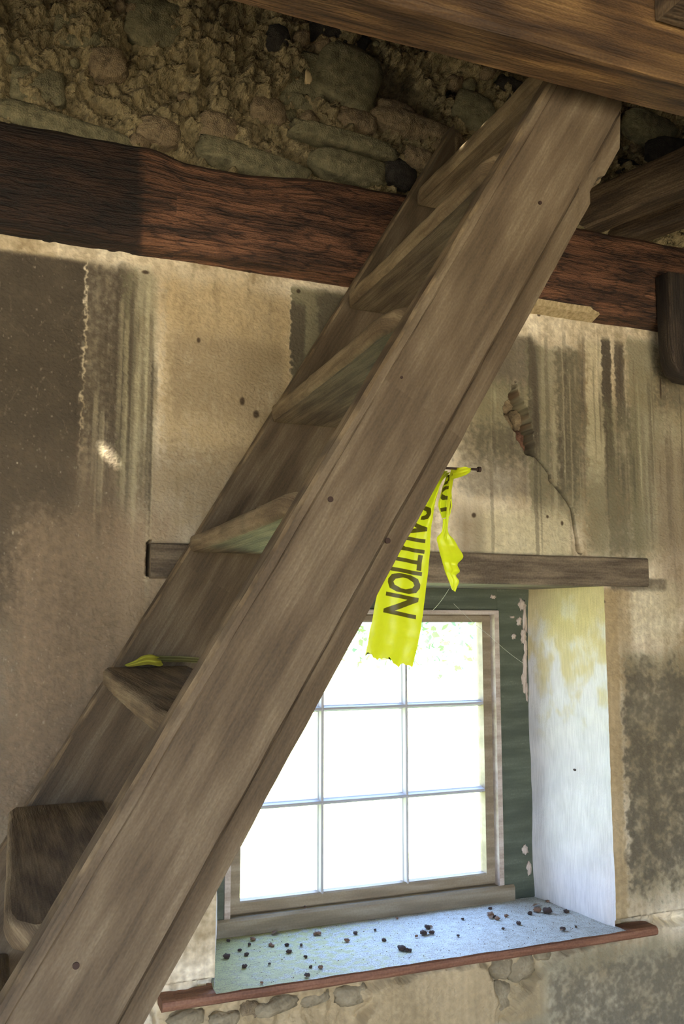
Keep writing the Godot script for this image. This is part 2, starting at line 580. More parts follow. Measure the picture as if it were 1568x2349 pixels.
	for d in [[0.301, 2.294, 0.008, 0.004], [1.356, 2.328, 0.005, 0.004], [0.549, 2.369, 0.003, 0.012], [1.147, 1.772, 0.006, 0.006], [1.370, 1.778, 0.004, 0.004], [1.415, 1.762, 0.004, 0.006], [0.533, 2.014, 0.006, 0.009], [0.567, 1.986, 0.007, 0.009], [0.670, 2.301, 0.005, 0.005], [1.350, 1.458, 0.004, 0.004], [0.427, 2.149, 0.004, 0.006], [1.765, 2.165, 0.003, 0.03], [1.540, 1.555, 0.003, 0.004]]:
		dab(px, d[0], d[1], d[2], d[3], Color8(60, 48, 34), 0.85)
	var by := PackedByteArray()
	by.resize(px.size())
	for k in TW * TH:
		var g := 255.0 * (1.0 + (fine[k] - 128.0) * 0.00035 + (streaks[k] - 128.0) * 0.0004)
		for q in 3:
			by[k * 3 + q] = clampi(int(px[k * 3 + q] * g), 0, 255)
	return ImageTexture.create_from_image(Image.create_from_data(TW, TH, false, Image.FORMAT_RGB8, by))

func dab(px: PackedFloat32Array, cx: float, cy: float, rx: float, ry: float, c: Color, amount: float) -> void:
	var sx := (WX1 - WX0) / TW
	var sy := (WY1 - WY0) / TH
	var ci := int((cx - WX0) / sx)
	var cj := int((WY1 - cy) / sy)
	var di := int(rx / sx) + 2
	var dj := int(ry / sy) + 2
	for j in range(maxi(0, cj - dj), mini(TH, cj + dj + 1)):
		for i in range(maxi(0, ci - di), mini(TW, ci + di + 1)):
			var q := Vector2((WX0 + (i + 0.5) * sx - cx) / rx, (WY1 - (j + 0.5) * sy - cy) / ry).length()
			var f := amount * (1.0 - smoothstep(0.6, 1.4, q))
			if f <= 0.0:
				continue
			var k := j * TW + i
			px[k * 3] = lerpf(px[k * 3], c.r, f)
			px[k * 3 + 1] = lerpf(px[k * 3 + 1], c.g, f)
			px[k * 3 + 2] = lerpf(px[k * 3 + 2], c.b, f)

# ---------------------------------------------------------------- the wall surface
var n_big := noise(11, 1.1, 3)
var n_mid := noise(12, 9.0, 3)
var n_fine := noise(13, 60.0, 2)
var hole := flat([1.2810, 2.1384, 1.2921, 2.1015, 1.3116, 2.0736, 1.3202, 2.0447, 1.3301, 2.0099, 1.3317, 1.9746, 1.3374, 1.9397, 1.3078, 1.9435, 1.2924, 1.9682, 1.2760, 2.0056, 1.2514, 2.0330, 1.2403, 2.0648, 1.2554, 2.0827, 1.2695, 2.1112])
var crack := flat([1.3321, 1.9428, 1.3585, 1.9176, 1.3810, 1.8919, 1.3805, 1.8777, 1.4072, 1.8533, 1.4312, 1.8275, 1.4485, 1.8047, 1.4539, 1.7638, 1.4594, 1.7229, 1.4609, 1.6914, 1.4783, 1.6708])
var hairs := [flat([0.5473, 2.3445, 0.5456, 2.3138, 0.5502, 2.2928, 0.5474, 2.2600]), flat([0.5294, 1.8722, 0.4779, 1.8637, 0.4580, 1.8391, 0.4329, 1.8326, 0.4153, 1.8135, 0.4039, 1.7859]), flat([1.3472, 2.3002, 1.3714, 2.3179, 1.4139, 2.3307])]
var patches := [flat([0.8674, 0.6352, 0.8873, 0.6683, 0.9149, 0.6712, 0.9766, 0.6772, 1.0688, 0.6785, 1.1399, 0.6809, 1.1660, 0.6665, 1.1750, 0.6354, 1.1884, 0.5887, 1.1789, 0.5456, 1.1592, 0.4751, 0.8647, 0.5233, 0.8381, 0.5927]), flat([1.3045, 0.6277, 1.3764, 0.6747, 1.5227, 0.6879, 1.6622, 0.7034, 1.8677, 0.7130, 1.8395, 0.2776, 1.1932, 0.3914, 1.2277, 0.5531]), flat([0.1364, 0.8243, 0.3577, 0.7958, 0.3607, 0.6742, 0.3579, 0.5384, 0.1460, 0.5758])]

func to_line(p: Vector2, line: PackedVector2Array) -> float:
	var best := 9.0
	for i in line.size() - 1:
		best = minf(best, p.distance_to(Geometry2D.get_closest_point_to_segment(p, line[i], line[i + 1])))
	return best

func inside_by(p: Vector2, poly: PackedVector2Array) -> float:
	var d := 9.0
	for i in poly.size():
		d = minf(d, p.distance_to(Geometry2D.get_closest_point_to_segment(p, poly[i], poly[(i + 1) % poly.size()])))
	return d if Geometry2D.is_point_in_polygon(p, poly) else -d

func plaster_z(x: float, y: float) -> float:
	var z := n_big.get_noise_2d(x, y) * 0.008 + n_mid.get_noise_2d(x, y) * 0.0022 + n_fine.get_noise_2d(x, y) * 0.0006
	var p := Vector2(x, y)
	if x > 1.171 and x < 1.508 and y > 1.682 and y < 2.138:
		var jag := n_fine.get_noise_2d(x * 0.8, y * 0.8) * 0.006
		var d := inside_by(p, hole) + jag
		if d > -0.004:
			z -= 0.066 * smoothstep(-0.002, 0.004, d) + n_mid.get_noise_2d(x * 2.0 + 7.0, y * 2.0) * 0.008 * smoothstep(0.0, 0.012, d)
		var c := to_line(p, crack)
		if c < 0.012:
			var wide := lerpf(0.0026, 0.0042, clampf((1.95 - y) / 0.25, 0.0, 1.0))
			z -= 0.05 * (1.0 - smoothstep(wide * 0.75, wide * 1.25, c + jag * 0.12))
	if x > 0.321 and x < 0.332 and y > 1.602 and y < 1.676:
		z -= 0.055
	if x < 1.0 and y > 1.6 and y < 2.36:
		for h in hairs:
			var c := to_line(p, h)
			if c < 0.006:
				z -= 0.0035 * (1.0 - smoothstep(0.0, 0.0035, c))
	if y < 0.74 and x > 0.2 and x < 1.9:
		# below the sill the plaster has come away in places
		var best := -9.0
		for q in patches:
			best = maxf(best, inside_by(p, q) + n_mid.get_noise_2d(x * 1.5, y * 1.5 + 3.0) * 0.012)
		var bare := smoothstep(-0.004, 0.010, -best)
		z += bare * (-0.026 + n_mid.get_noise_2d(x * 1.3 + 31.0, y * 1.3) * 0.024)
	return z

func _ready() -> void:
	# ------------------------------------------------ camera, sky, sun, exposure
	var cam := Camera3D.new()
	cam.name = "camera"
	cam.position = Vector3(0.0, 1.5, 2.0)
	cam.rotation_degrees = Vector3(7.0, -21.4, 0.0)
	cam.fov = rad_to_deg(2.0 * atan(1174.5 / 2060.0))
	cam.near = 0.02
	cam.far = 400.0
	add_child(cam)
	cam.current = true
	var env := Environment.new()
	env.background_mode = Environment.BG_SKY
	var sky := ProceduralSkyMaterial.new()
	sky.sky_top_color = Color(0.56, 0.69, 0.92)
	sky.sky_horizon_color = Color(0.88, 0.93, 1.0)
	sky.sky_curve = 0.2
	sky.ground_horizon_color = Color(0.70, 0.74, 0.62)
	sky.ground_bottom_color = Color(0.40, 0.42, 0.30)
	sky.sky_energy_multiplier = 1.6
	env.sky = Sky.new()
	env.sky.sky_material = sky
	env.tonemap_mode = Environment.TONE_MAPPER_LINEAR
	env.tonemap_exposure = 5.0
	env.sdfgi_enabled = true
	env.ssao_enabled = true
	env.ssil_enabled = true
	var we := WorldEnvironment.new()
	we.name = "daylight"
	we.environment = env
	add_child(we)
	var sun_way := Vector3(0.58, -0.68, -0.45).normalized()
	var sun := DirectionalLight3D.new()
	sun.name = "sun"
	sun.light_color = Color(1.0, 0.96, 0.88)
	sun.light_energy = 5.0
	sun.light_angular_distance = 0.35
	sun.shadow_enabled = true
	sun.sky_mode = DirectionalLight3D.SKY_MODE_LIGHT_ONLY
	add_child(sun)
	sun.look_at_from_position(Vector3.ZERO, sun_way)

	# ------------------------------------------------ materials
	M.stair = wood_material(100, [[0.0, 104, 90, 70], [0.3, 132, 115, 90], [0.55, 150, 133, 107], [0.8, 170, 154, 127], [1.0, 196, 182, 154]], 0.09, 0.8, 0.5)
	M.tread = wood_material(120, [[0.0, 100, 86, 66], [0.35, 140, 124, 98], [0.6, 170, 154, 124], [1.0, 212, 200, 168]], 0.15, 0.85, 0.45)
	M.plate = wood_material(140, [[0.0, 44, 34, 28], [0.35, 92, 70, 54], [0.6, 132, 100, 76], [0.85, 168, 130, 100], [1.0, 196, 158, 122]], 0.6, 0.8, 0.4, true)
	M.charred = wood_material(150, [[0.0, 22, 19, 16], [0.4, 40, 34, 28], [0.7, 60, 50, 40], [1.0, 92, 80, 64]], 0.4, 0.8, 0.3)
	M.trimmer = wood_material(160, [[0.0, 56, 42, 28], [0.3, 92, 71, 47], [0.55, 120, 95, 64], [0.8, 152, 125, 86], [1.0, 184, 158, 114]], 0.2, 0.7, 0.45)
	M.joist = wood_material(180, [[0.0, 42, 34, 26], [0.4, 76, 63, 47], [0.7, 106, 90, 68], [1.0, 140, 122, 94]], 0.3, 0.8, 0.35)
	M.lintel = wood_material(200, [[0.0, 66, 58, 48], [0.4, 104, 93, 76], [0.7, 130, 117, 96], [1.0, 160, 146, 122]], 0.25, 0.85, 0.4)
	M.cream = mineral(230, [[0.0, 150, 132, 96], [0.5, 190, 172, 130], [1.0, 216, 200, 162]], 0.2, 0.3)
	M.nosing = wood_material(220, [[0.0, 92, 62, 46], [0.5, 132, 92, 70], [1.0, 170, 128, 100]], 0.15, 0.7, 0.3)
	M.mortar = mineral(300, [[0.0, 88, 80, 58], [0.4, 130, 120, 88], [0.65, 160, 146, 108], [1.0, 190, 174, 134]], 0.5, 1.2)
	M.stone_green = mineral(310, [[0.0, 84, 82, 62], [0.5, 120, 116, 88], [1.0, 150, 144, 112]], 0.45, 0.6)
	M.stone_brown = mineral(320, [[0.0, 96, 84, 66], [0.5, 136, 120, 92], [1.0, 166, 150, 118]], 0.4, 0.8)
	M.stone_dark = mineral(330, [[0.0, 34, 33, 30], [0.5, 52, 50, 45], [1.0, 74, 70, 62]], 0.4, 0.6)
	M.stone_red = mineral(340, [[0.0, 84, 58, 46], [0.5, 118, 86, 68], [1.0, 142, 108, 84]], 0.3, 0.6)
	M.core = mineral(350, [[0.0, 120, 110, 86], [0.5, 150, 138, 110], [1.0, 178, 166, 136]], 0.8, 0.6)
	M.floor = mineral(360, [[0.0, 118, 106, 84], [0.5, 156, 142, 116], [1.0, 186, 172, 144]], 1.2, 0.5)
	M.lawn = mineral(370, [[0.0, 140, 158, 84], [0.5, 178, 190, 120], [1.0, 208, 212, 160]], 3.0, 2.0)
	M.yard = mineral(375, [[0.0, 150, 136, 112], [0.5, 182, 168, 142], [1.0, 210, 198, 174]], 2.0, 2.0)
	M.green_paint = wood_material(240, [[0.0, 58, 66, 52], [0.5, 70, 78, 62], [0.85, 82, 90, 74], [1.0, 110, 114, 98]], 0.05, 0.6, 0.6)
	M.pale_paint = wood_material(250, [[0.0, 142, 126, 112], [0.5, 178, 164, 150], [1.0, 204, 194, 184]], 0.06, 0.6, 0.5)
	M.sash_paint = wood_material(260, [[0.0, 116, 102, 80], [0.5, 136, 122, 98], [1.0, 160, 148, 126]], 0.05, 0.6, 0.6)
	M.bar_paint = plain(Color8(176, 176, 178), 0.5)
	M.iron = plain(Color8(58, 42, 34), 0.7, 0.4)
	M.web = plain(Color8(205, 205, 190), 0.6)
	M.pane = StandardMaterial3D.new()
	M.pane.transparency = BaseMaterial3D.TRANSPARENCY_ALPHA
	M.pane.albedo_color = Color(0.92, 0.96, 0.94, 0.06)
	M.pane.roughness = 0.03
	M.plaster = StandardMaterial3D.new()
	M.plaster.albedo_texture = plaster_texture()
	M.plaster.roughness = 0.95
	M.plaster.heightmap_enabled = true
	M.plaster.heightmap_texture = ImageTexture.create_from_image(grey(520, 2048, 2048, 220.0, 6))
	M.plaster.heightmap_scale = 0.22
	M.whitewash = reveal_material()
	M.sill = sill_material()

	building()
	window()
	masonry()
	beams()
	stair()
	tape()
	sill_and_litter()
	outside()

# Whitewash on the splay of the window, blending to ochre towards the top.
func reveal_material() -> StandardMaterial3D:
	var w := 256
	var h := 512
	var a := stretched(601, w, h, w, h, 7.0, 5)
	var b := stretched(602, w, h, 128, 32, 60.0, 3)
	var c := stretched(603, w, h, 64, 128, 8.0, 3)
	var px := PackedByteArray()
	px.resize(w * h * 3)
	for j in h:
		var y := float(j) / h
		for i in w:
			var k := j * w + i
			var n := (a[k] - 128.0) / 255.0
			var f := 1.0 - smoothstep(0.08, 0.36, y + n * 0.22 + (c[k] - 128.0) / 255.0 * 0.10)
			var q := Color(0.84, 0.83, 0.82).lerp(Color(0.82, 0.75, 0.52), f * 0.8)
			var s := 1.0 + (b[k] - 128.0) / 255.0 * 0.06 + n * 0.05
			px[k * 3] = clampi(int(q.r * s * 255.0), 0, 255)
			px[k * 3 + 1] = clampi(int(q.g * s * 255.0), 0, 255)
			px[k * 3 + 2] = clampi(int(q.b * s * 255.0), 0, 255)
	var m := StandardMaterial3D.new()
	m.albedo_texture = ImageTexture.create_from_image(Image.create_from_data(w, h, false, Image.FORMAT_RGB8, px))
	m.heightmap_enabled = true
	m.heightmap_texture = ImageTexture.create_from_image(grey(604, 512, 512, 120.0, 4))
	m.heightmap_scale = 0.12
	m.roughness = 0.9
	return m

# Pale flaking paint on the sill, grimy, with moss and yellow-green light painted in at its left end.
func sill_material() -> StandardMaterial3D:
	var w := 768
	var h := 256
	var a := stretched(611, w, h, w, h, 30.0, 5)
	var b := stretched(612, w, h, w, h, 220.0, 2)
	var c := stretched(613, w, h, 64, 256, 120.0, 2)
	var px := PackedByteArray()
	px.resize(w * h * 3)
	for j in h:
		for i in w:
			var k := j * w + i
			var n := (a[k] - 128.0) / 255.0
			var q := Color(0.76, 0.78, 0.76)
			var moss_and_light := 1.0 - smoothstep(0.08, 0.50, float(i) / w + n * 0.3)
			q = q.lerp(Color(0.68, 0.68, 0.40), moss_and_light * 0.8)
			q = q.lerp(Color(0.50, 0.46, 0.38), smoothstep(0.12, 0.26, (b[k] - 128.0) / 255.0 + n * 0.4) * 0.55)
			var s := 1.0 + (c[k] - 128.0) / 255.0 * 0.15
			px[k * 3] = clampi(int(q.r * s * 255.0), 0, 255)
			px[k * 3 + 1] = clampi(int(q.g * s * 255.0), 0, 255)
			px[k * 3 + 2] = clampi(int(q.b * s * 255.0), 0, 255)
	var m := StandardMaterial3D.new()
	m.albedo_texture = ImageTexture.create_from_image(Image.create_from_data(w, h, false, Image.FORMAT_RGB8, px))
	m.roughness = 0.7
	return m

# ------------------------------------------------ the shell of the building
func building() -> void:
	var wall := structure("wall_back")
	var nx := int(round((WX1 - WX0) / 0.005))
	var ny := int(round((WY1 - WY0) / 0.005))
	var plaster := sheet(nx, ny,
		func(i: int, j: int) -> Vector3:
			var x := WX0 + i * 0.005
			var y := WY0 + j * 0.005
			return Vector3(x, y, plaster_z(x, y)),
		func(i: int, j: int) -> Vector2: return Vector2(float(i) / nx, 1.0 - float(j) / ny),
		Vector3(0, 0, 1),
		func(i: int, j: int) -> bool: return not (i >= 140 and i < 350 and j >= 70 and j < 250) and not (i >= 276 and i < 344 and j >= 266 and j < 358))
	put("plaster", plaster, M.plaster, wall)
	# the same plaster round the crack, modelled finer
	var cracked := sheet(204, 276,
		func(i: int, j: int) -> Vector3:
			var x := WX0 + 1.38 + i * 0.005 / 3.0
			var y := WY0 + 1.33 + j * 0.005 / 3.0
			return Vector3(x, y, plaster_z(x, y)),
		func(i: int, j: int) -> Vector2: return Vector2((276.0 + i / 3.0) / nx, 1.0 - (266.0 + j / 3.0) / ny),
		Vector3(0, 0, 1))
	put("plaster", cracked, M.plaster, wall)
	# the splayed sides of the window recess
	for side in [[0.49, 0.54], [1.54, 1.49]]:
		var cheek := sheet(60, 180,
			func(i: int, j: int) -> Vector3:
				var z := -0.30 * i / 60.0
				var y := 0.70 + 0.90 * j / 180.0
				var d := n_big.get_noise_3d(z * 2.0, y * 2.0, side[0]) * 0.012 + n_mid.get_noise_3d(z, y, side[0]) * 0.002
				if i == 0:
					return Vector3(side[0], y, maxf(plaster_z(side[0], y), -0.003))
				return Vector3(lerpf(side[0], side[1], i / 60.0) + d * smoothstep(0.0, 0.1, i / 60.0), y, z),
			func(i: int, j: int) -> Vector2: return Vector2(i / 60.0, 1.0 - j / 180.0),
			Vector3(signf(side[1] - side[0]), 0, 0))
		put("reveal", cheek, M.whitewash, wall)
	put("soffit", box(Vector3(0.47, 1.597, -0.50), Vector3(1.56, 1.64, -0.004)), M.whitewash, wall)
	# the solid wall behind the plaster, round the opening
	put("core", box(Vector3(-2.2, -0.2, -0.5), Vector3(0.485, 2.58, -0.075)), M.core, wall)
	put("core", box(Vector3(1.545, -0.2, -0.5), Vector3(3.4, 2.58, -0.075)), M.core, wall)
	put("core", box(Vector3(0.485, -0.2, -0.5), Vector3(1.545, 0.695, -0.075)), M.core, wall)
	put("core", box(Vector3(0.485, 1.64, -0.5), Vector3(1.545, 2.58, -0.15)), M.core, wall)
	put("core", box(Vector3(-2.2, 2.58, -0.5), Vector3(3.4, 3.3, -0.22)), M.stone_brown, wall)
	put("core", box(Vector3(-2.2, -0.02, -0.075), Vector3(-0.21, 2.33, -0.002)), M.core, wall)
	put("core", box(Vector3(2.19, -0.02, -0.075), Vector3(3.4, 2.33, -0.002)), M.core, wall)
	put("core", box(Vector3(-0.21, -0.02, -0.075), Vector3(2.19, 0.352, -0.002)), M.core, wall)
	# the rest of the room: a wide cart doorway stands open in the wall opposite the window
	var wf := structure("wall_front")
	var zf := 4.6
	for b in [[-2.2, -1.5, -0.2, 3.3], [1.3, 3.4, -0.2, 3.3], [-1.5, 1.3, 2.05, 3.3]]:
		put("masonry", box(Vector3(b[0], b[2], zf), Vector3(b[1], b[3], zf + 0.45)), M.core, wf)
	var wr := structure("wall_right")
	put("masonry", box(Vector3(3.4, -0.2, -0.5), Vector3(3.85, 3.3, zf + 0.45)), M.core, wr)
	gable(3.4, wr)
	# left wall; the unseen gable hole is added to throw a sun spot
	var wl := structure("wall_left")
	for b in [[-0.2, 0.9, -0.5, 5.05], [2.05, 3.3, -0.5, 5.05], [0.9, 2.05, -0.5, 1.4], [0.9, 2.05, 2.7, 5.05]]:
		put("masonry", box(Vector3(-2.65, b[0], b[2]), Vector3(-2.2, b[1], b[3])), M.core, wl)
	gable(-2.32, wl, Vector3(0.231, 1.868, 0.0))
	var fl := structure("floor")
	put("slab", box(Vector3(-2.65, -0.2, -0.5), Vector3(3.85, 0.0, zf + 0.45)), M.floor, fl)
	var ce := structure("ceiling")
	var k := 0
	var x := -2.2
	while x < 3.38:
		var w := minf(0.19, 3.4 - x)
		put("floorboard", box(Vector3(x + 0.002, 2.52, 1.012), Vector3(x + w - 0.002, 2.55, zf)), M.joist, ce)
		if x < -0.75 or x > 2.3:
			put("floorboard", box(Vector3(x + 0.002, 2.60, 0.0), Vector3(x + w - 0.002, 2.63, 0.93)), M.joist, ce)
		x += w
		k += 1
	# joists from the trimmer back to the front wall carry these boards
	for jx in [-1.61, -1.11, -0.61, -0.11, 0.39, 0.89, 1.39, 1.89, 2.39, 2.89]:
		put("joist", box(Vector3(jx, 2.39, 1.0135), Vector3(jx + 0.075, 2.5195, zf), 0.004), M.joist, ce)
	# roof: two pitches over the loft
	var rf := structure("roof")
	var cs := CSGCombiner3D.new()
	cs.name = "roof_pitch"
	rf.add_child(cs, true)
	prism(cs, flat([-0.8, 3.02, 2.3, 5.6, 5.5, 2.94, 5.5, 3.04, 2.3, 5.7, -0.8, 3.12]), -2.75, 6.7, M.joist)
	# unseen holes added in the roof throw two sun glints on the top tread
	for q in [[Vector3(0.940, 2.552, 0.36), 0.009], [Vector3(0.940, 2.552, 0.45), 0.007]]:
		var p0: Vector3 = q[0]
		var way := Vector3(-0.58, 0.68, 0.45)
		bore(cs, p0, p0 + way * ((7.516 - p0.y - 0.833 * p0.z) / (way.y + 0.833 * way.z)), q[1], M.joist)

# A triangular gable slab starting at x0; with a target, a small added round hole lets the sun through to that point.
func gable(x0: float, parent: Node3D, target := Vector3.INF) -> void:
	var cs := CSGCombiner3D.new()
	cs.name = "gable"
	parent.add_child(cs, true)
	prism(cs, flat([-0.5, 3.3, 2.3, 5.58, 5.05, 3.3]), x0, 0.12, M.core)
	if target != Vector3.INF:
		var way := Vector3(-0.58, 0.68, 0.45)
		bore(cs, target, target + way * ((x0 - target.x) / way.x), 0.008, M.core)

# Upright slab with a (z, y) outline from x0 to x0 + thick.
func prism(cs: CSGCombiner3D, outline: PackedVector2Array, x0: float, thick: float, m: Material) -> void:
	var slab := CSGPolygon3D.new()
	slab.polygon = outline
	slab.depth = thick
	slab.material = m
	slab.rotation_degrees = Vector3(0, -90, 0)
	slab.position = Vector3(x0, 0, 0)
	cs.add_child(slab)

func bore(cs: CSGCombiner3D, from: Vector3, at: Vector3, radius: float, m: Material) -> void:
	var hole_ := CSGCylinder3D.new()
	hole_.radius = radius
	hole_.height = 1.4
	hole_.sides = 16
	hole_.operation = CSGShape3D.OPERATION_SUBTRACTION
	hole_.material = m
	hole_.transform = Transform3D(Basis(Quaternion(Vector3.UP, (at - from).normalized())), at)
	cs.add_child(hole_)

# ------------------------------------------------ the window
func window() -> void:
	var win := structure("window_1")
	var frame := part("frame", win)
	var casement := part("casement", win)
	# broad dark-green frame set at the back of the recess
	put("jamb", box(Vector3(1.387, 0.72, -0.36), Vector3(1.50, 1.60, -0.295), 0.004), M.green_paint, frame)
	put("jamb", box(Vector3(0.53, 0.72, -0.36), Vector3(0.582, 1.60, -0.295), 0.004), M.green_paint, frame)
	put("head", box(Vector3(0.582, 1.535, -0.36), Vector3(1.387, 1.60, -0.296), 0.004), M.green_paint, frame)
	put("sill_rail", box(Vector3(0.53, 0.716, -0.36), Vector3(1.42, 0.764, -0.285), 0.006), M.sash_paint, frame)
	# pale stop bead round the casement
	put("stop_bead", box(Vector3(1.372, 0.764, -0.33), Vector3(1.387, 1.535, -0.287), 0.003), M.pale_paint, frame)
	put("stop_bead", box(Vector3(0.582, 0.764, -0.33), Vector3(0.597, 1.535, -0.287), 0.003), M.pale_paint, frame)
	put("stop_bead", box(Vector3(0.597, 1.522, -0.33), Vector3(1.372, 1.535, -0.287), 0.003), M.pale_paint, frame)
	# casement
	var y0 := 0.764
	var y1 := 1.522
	put("stile", box(Vector3(1.345, y0, -0.345), Vector3(1.372, y1, -0.312), 0.004), M.sash_paint, casement)
	put("stile", box(Vector3(0.597, y0, -0.345), Vector3(0.628, y1, -0.312), 0.004), M.sash_paint, casement)
	put("rail", box(Vector3(0.628, y0, -0.345), Vector3(1.345, 0.796, -0.312), 0.004), M.sash_paint, casement)
	put("rail", box(Vector3(0.628, 1.500, -0.345), Vector3(1.345, y1, -0.312), 0.004), M.sash_paint, casement)
	# plaster slopped over the edge of the green jamb
	for f in [[1.471, 1.551, 0.0250, 0.0313], [1.480, 1.510, 0.0136, 0.0723], [1.460, 1.502, 0.0159, 0.0241], [1.473, 1.458, 0.0182, 0.0361], [1.441, 1.459, 0.0159, 0.0145], [1.480, 1.420, 0.0114, 0.0602], [1.476, 1.370, 0.0159, 0.0843], [1.472, 1.326, 0.0205, 0.0602], [1.373, 1.574, 0.0182, 0.0096], [1.438, 1.515, 0.0159, 0.0072], [1.480, 1.300, 0.0091, 0.0482], [1.474, 0.803, 0.0159, 0.0361], [1.461, 0.853, 0.0182, 0.0241]]:
		var o := put("plaster_smear", lump(Vector3(f[2], f[3], 0.006), int(f[1] * 1000.0), 0.8, 0.45, 14, 8, 2.4), M.pale_paint, frame)
		o.position = Vector3(f[0], f[1], -0.2955)
	var xs := [0.628, 0.851, 1.100, 1.345]
	var ys := [0.796, 1.024, 1.268, 1.500]
	for i in [1, 2]:
		put("glazing_bar", glazing_bar(y0 + 0.02, y1 - 0.02, true, xs[i]), M.bar_paint, casement)
		put("glazing_bar", glazing_bar(0.62, 1.35, false, ys[i]), M.bar_paint, casement)
	for i in 3:
		for j in 3:
			var p := QuadMesh.new()
			p.size = Vector2(xs[i + 1] - xs[i] + 0.004, ys[j + 1] - ys[j] + 0.004)
			var o := put("pane", p, M.pane, casement)
			o.position = Vector3((xs[i] + xs[i + 1]) / 2.0, (ys[j] + ys[j + 1]) / 2.0, -0.336)
			o.rotation_degrees = Vector3(0.3 * (i - 1), 0.4 * (j - 1), 0)

# Moulded glazing bar with a thin nose towards the room.
func glazing_bar(a: float, b: float, upright: bool, at: float) -> ArrayMesh:
	var prof := flat([-0.345, -0.0085, -0.330, -0.0085, -0.326, -0.006, -0.314, -0.0035, -0.312, 0.0, -0.314, 0.0035, -0.326, 0.006, -0.330, 0.0085, -0.345, 0.0085])
	var m := timber(a, b, prof, 8, 0.0006, int(at * 1000.0))
	var arr := m.surface_get_arrays(0)
	var v: PackedVector3Array = arr[Mesh.ARRAY_VERTEX]
	var n: PackedVector3Array = arr[Mesh.ARRAY_NORMAL]
	for i in v.size():
		if upright:
			v[i] = Vector3(at - v[i].y, v[i].x, v[i].z)
			n[i] = Vector3(-n[i].y, n[i].x, n[i].z)
		else:
			v[i] = Vector3(v[i].x, at + v[i].y, v[i].z)
	arr[Mesh.ARRAY_VERTEX] = v
	arr[Mesh.ARRAY_NORMAL] = n
	var out := ArrayMesh.new()
	out.add_surface_from_arrays(Mesh.PRIMITIVE_TRIANGLES, arr)
	return out

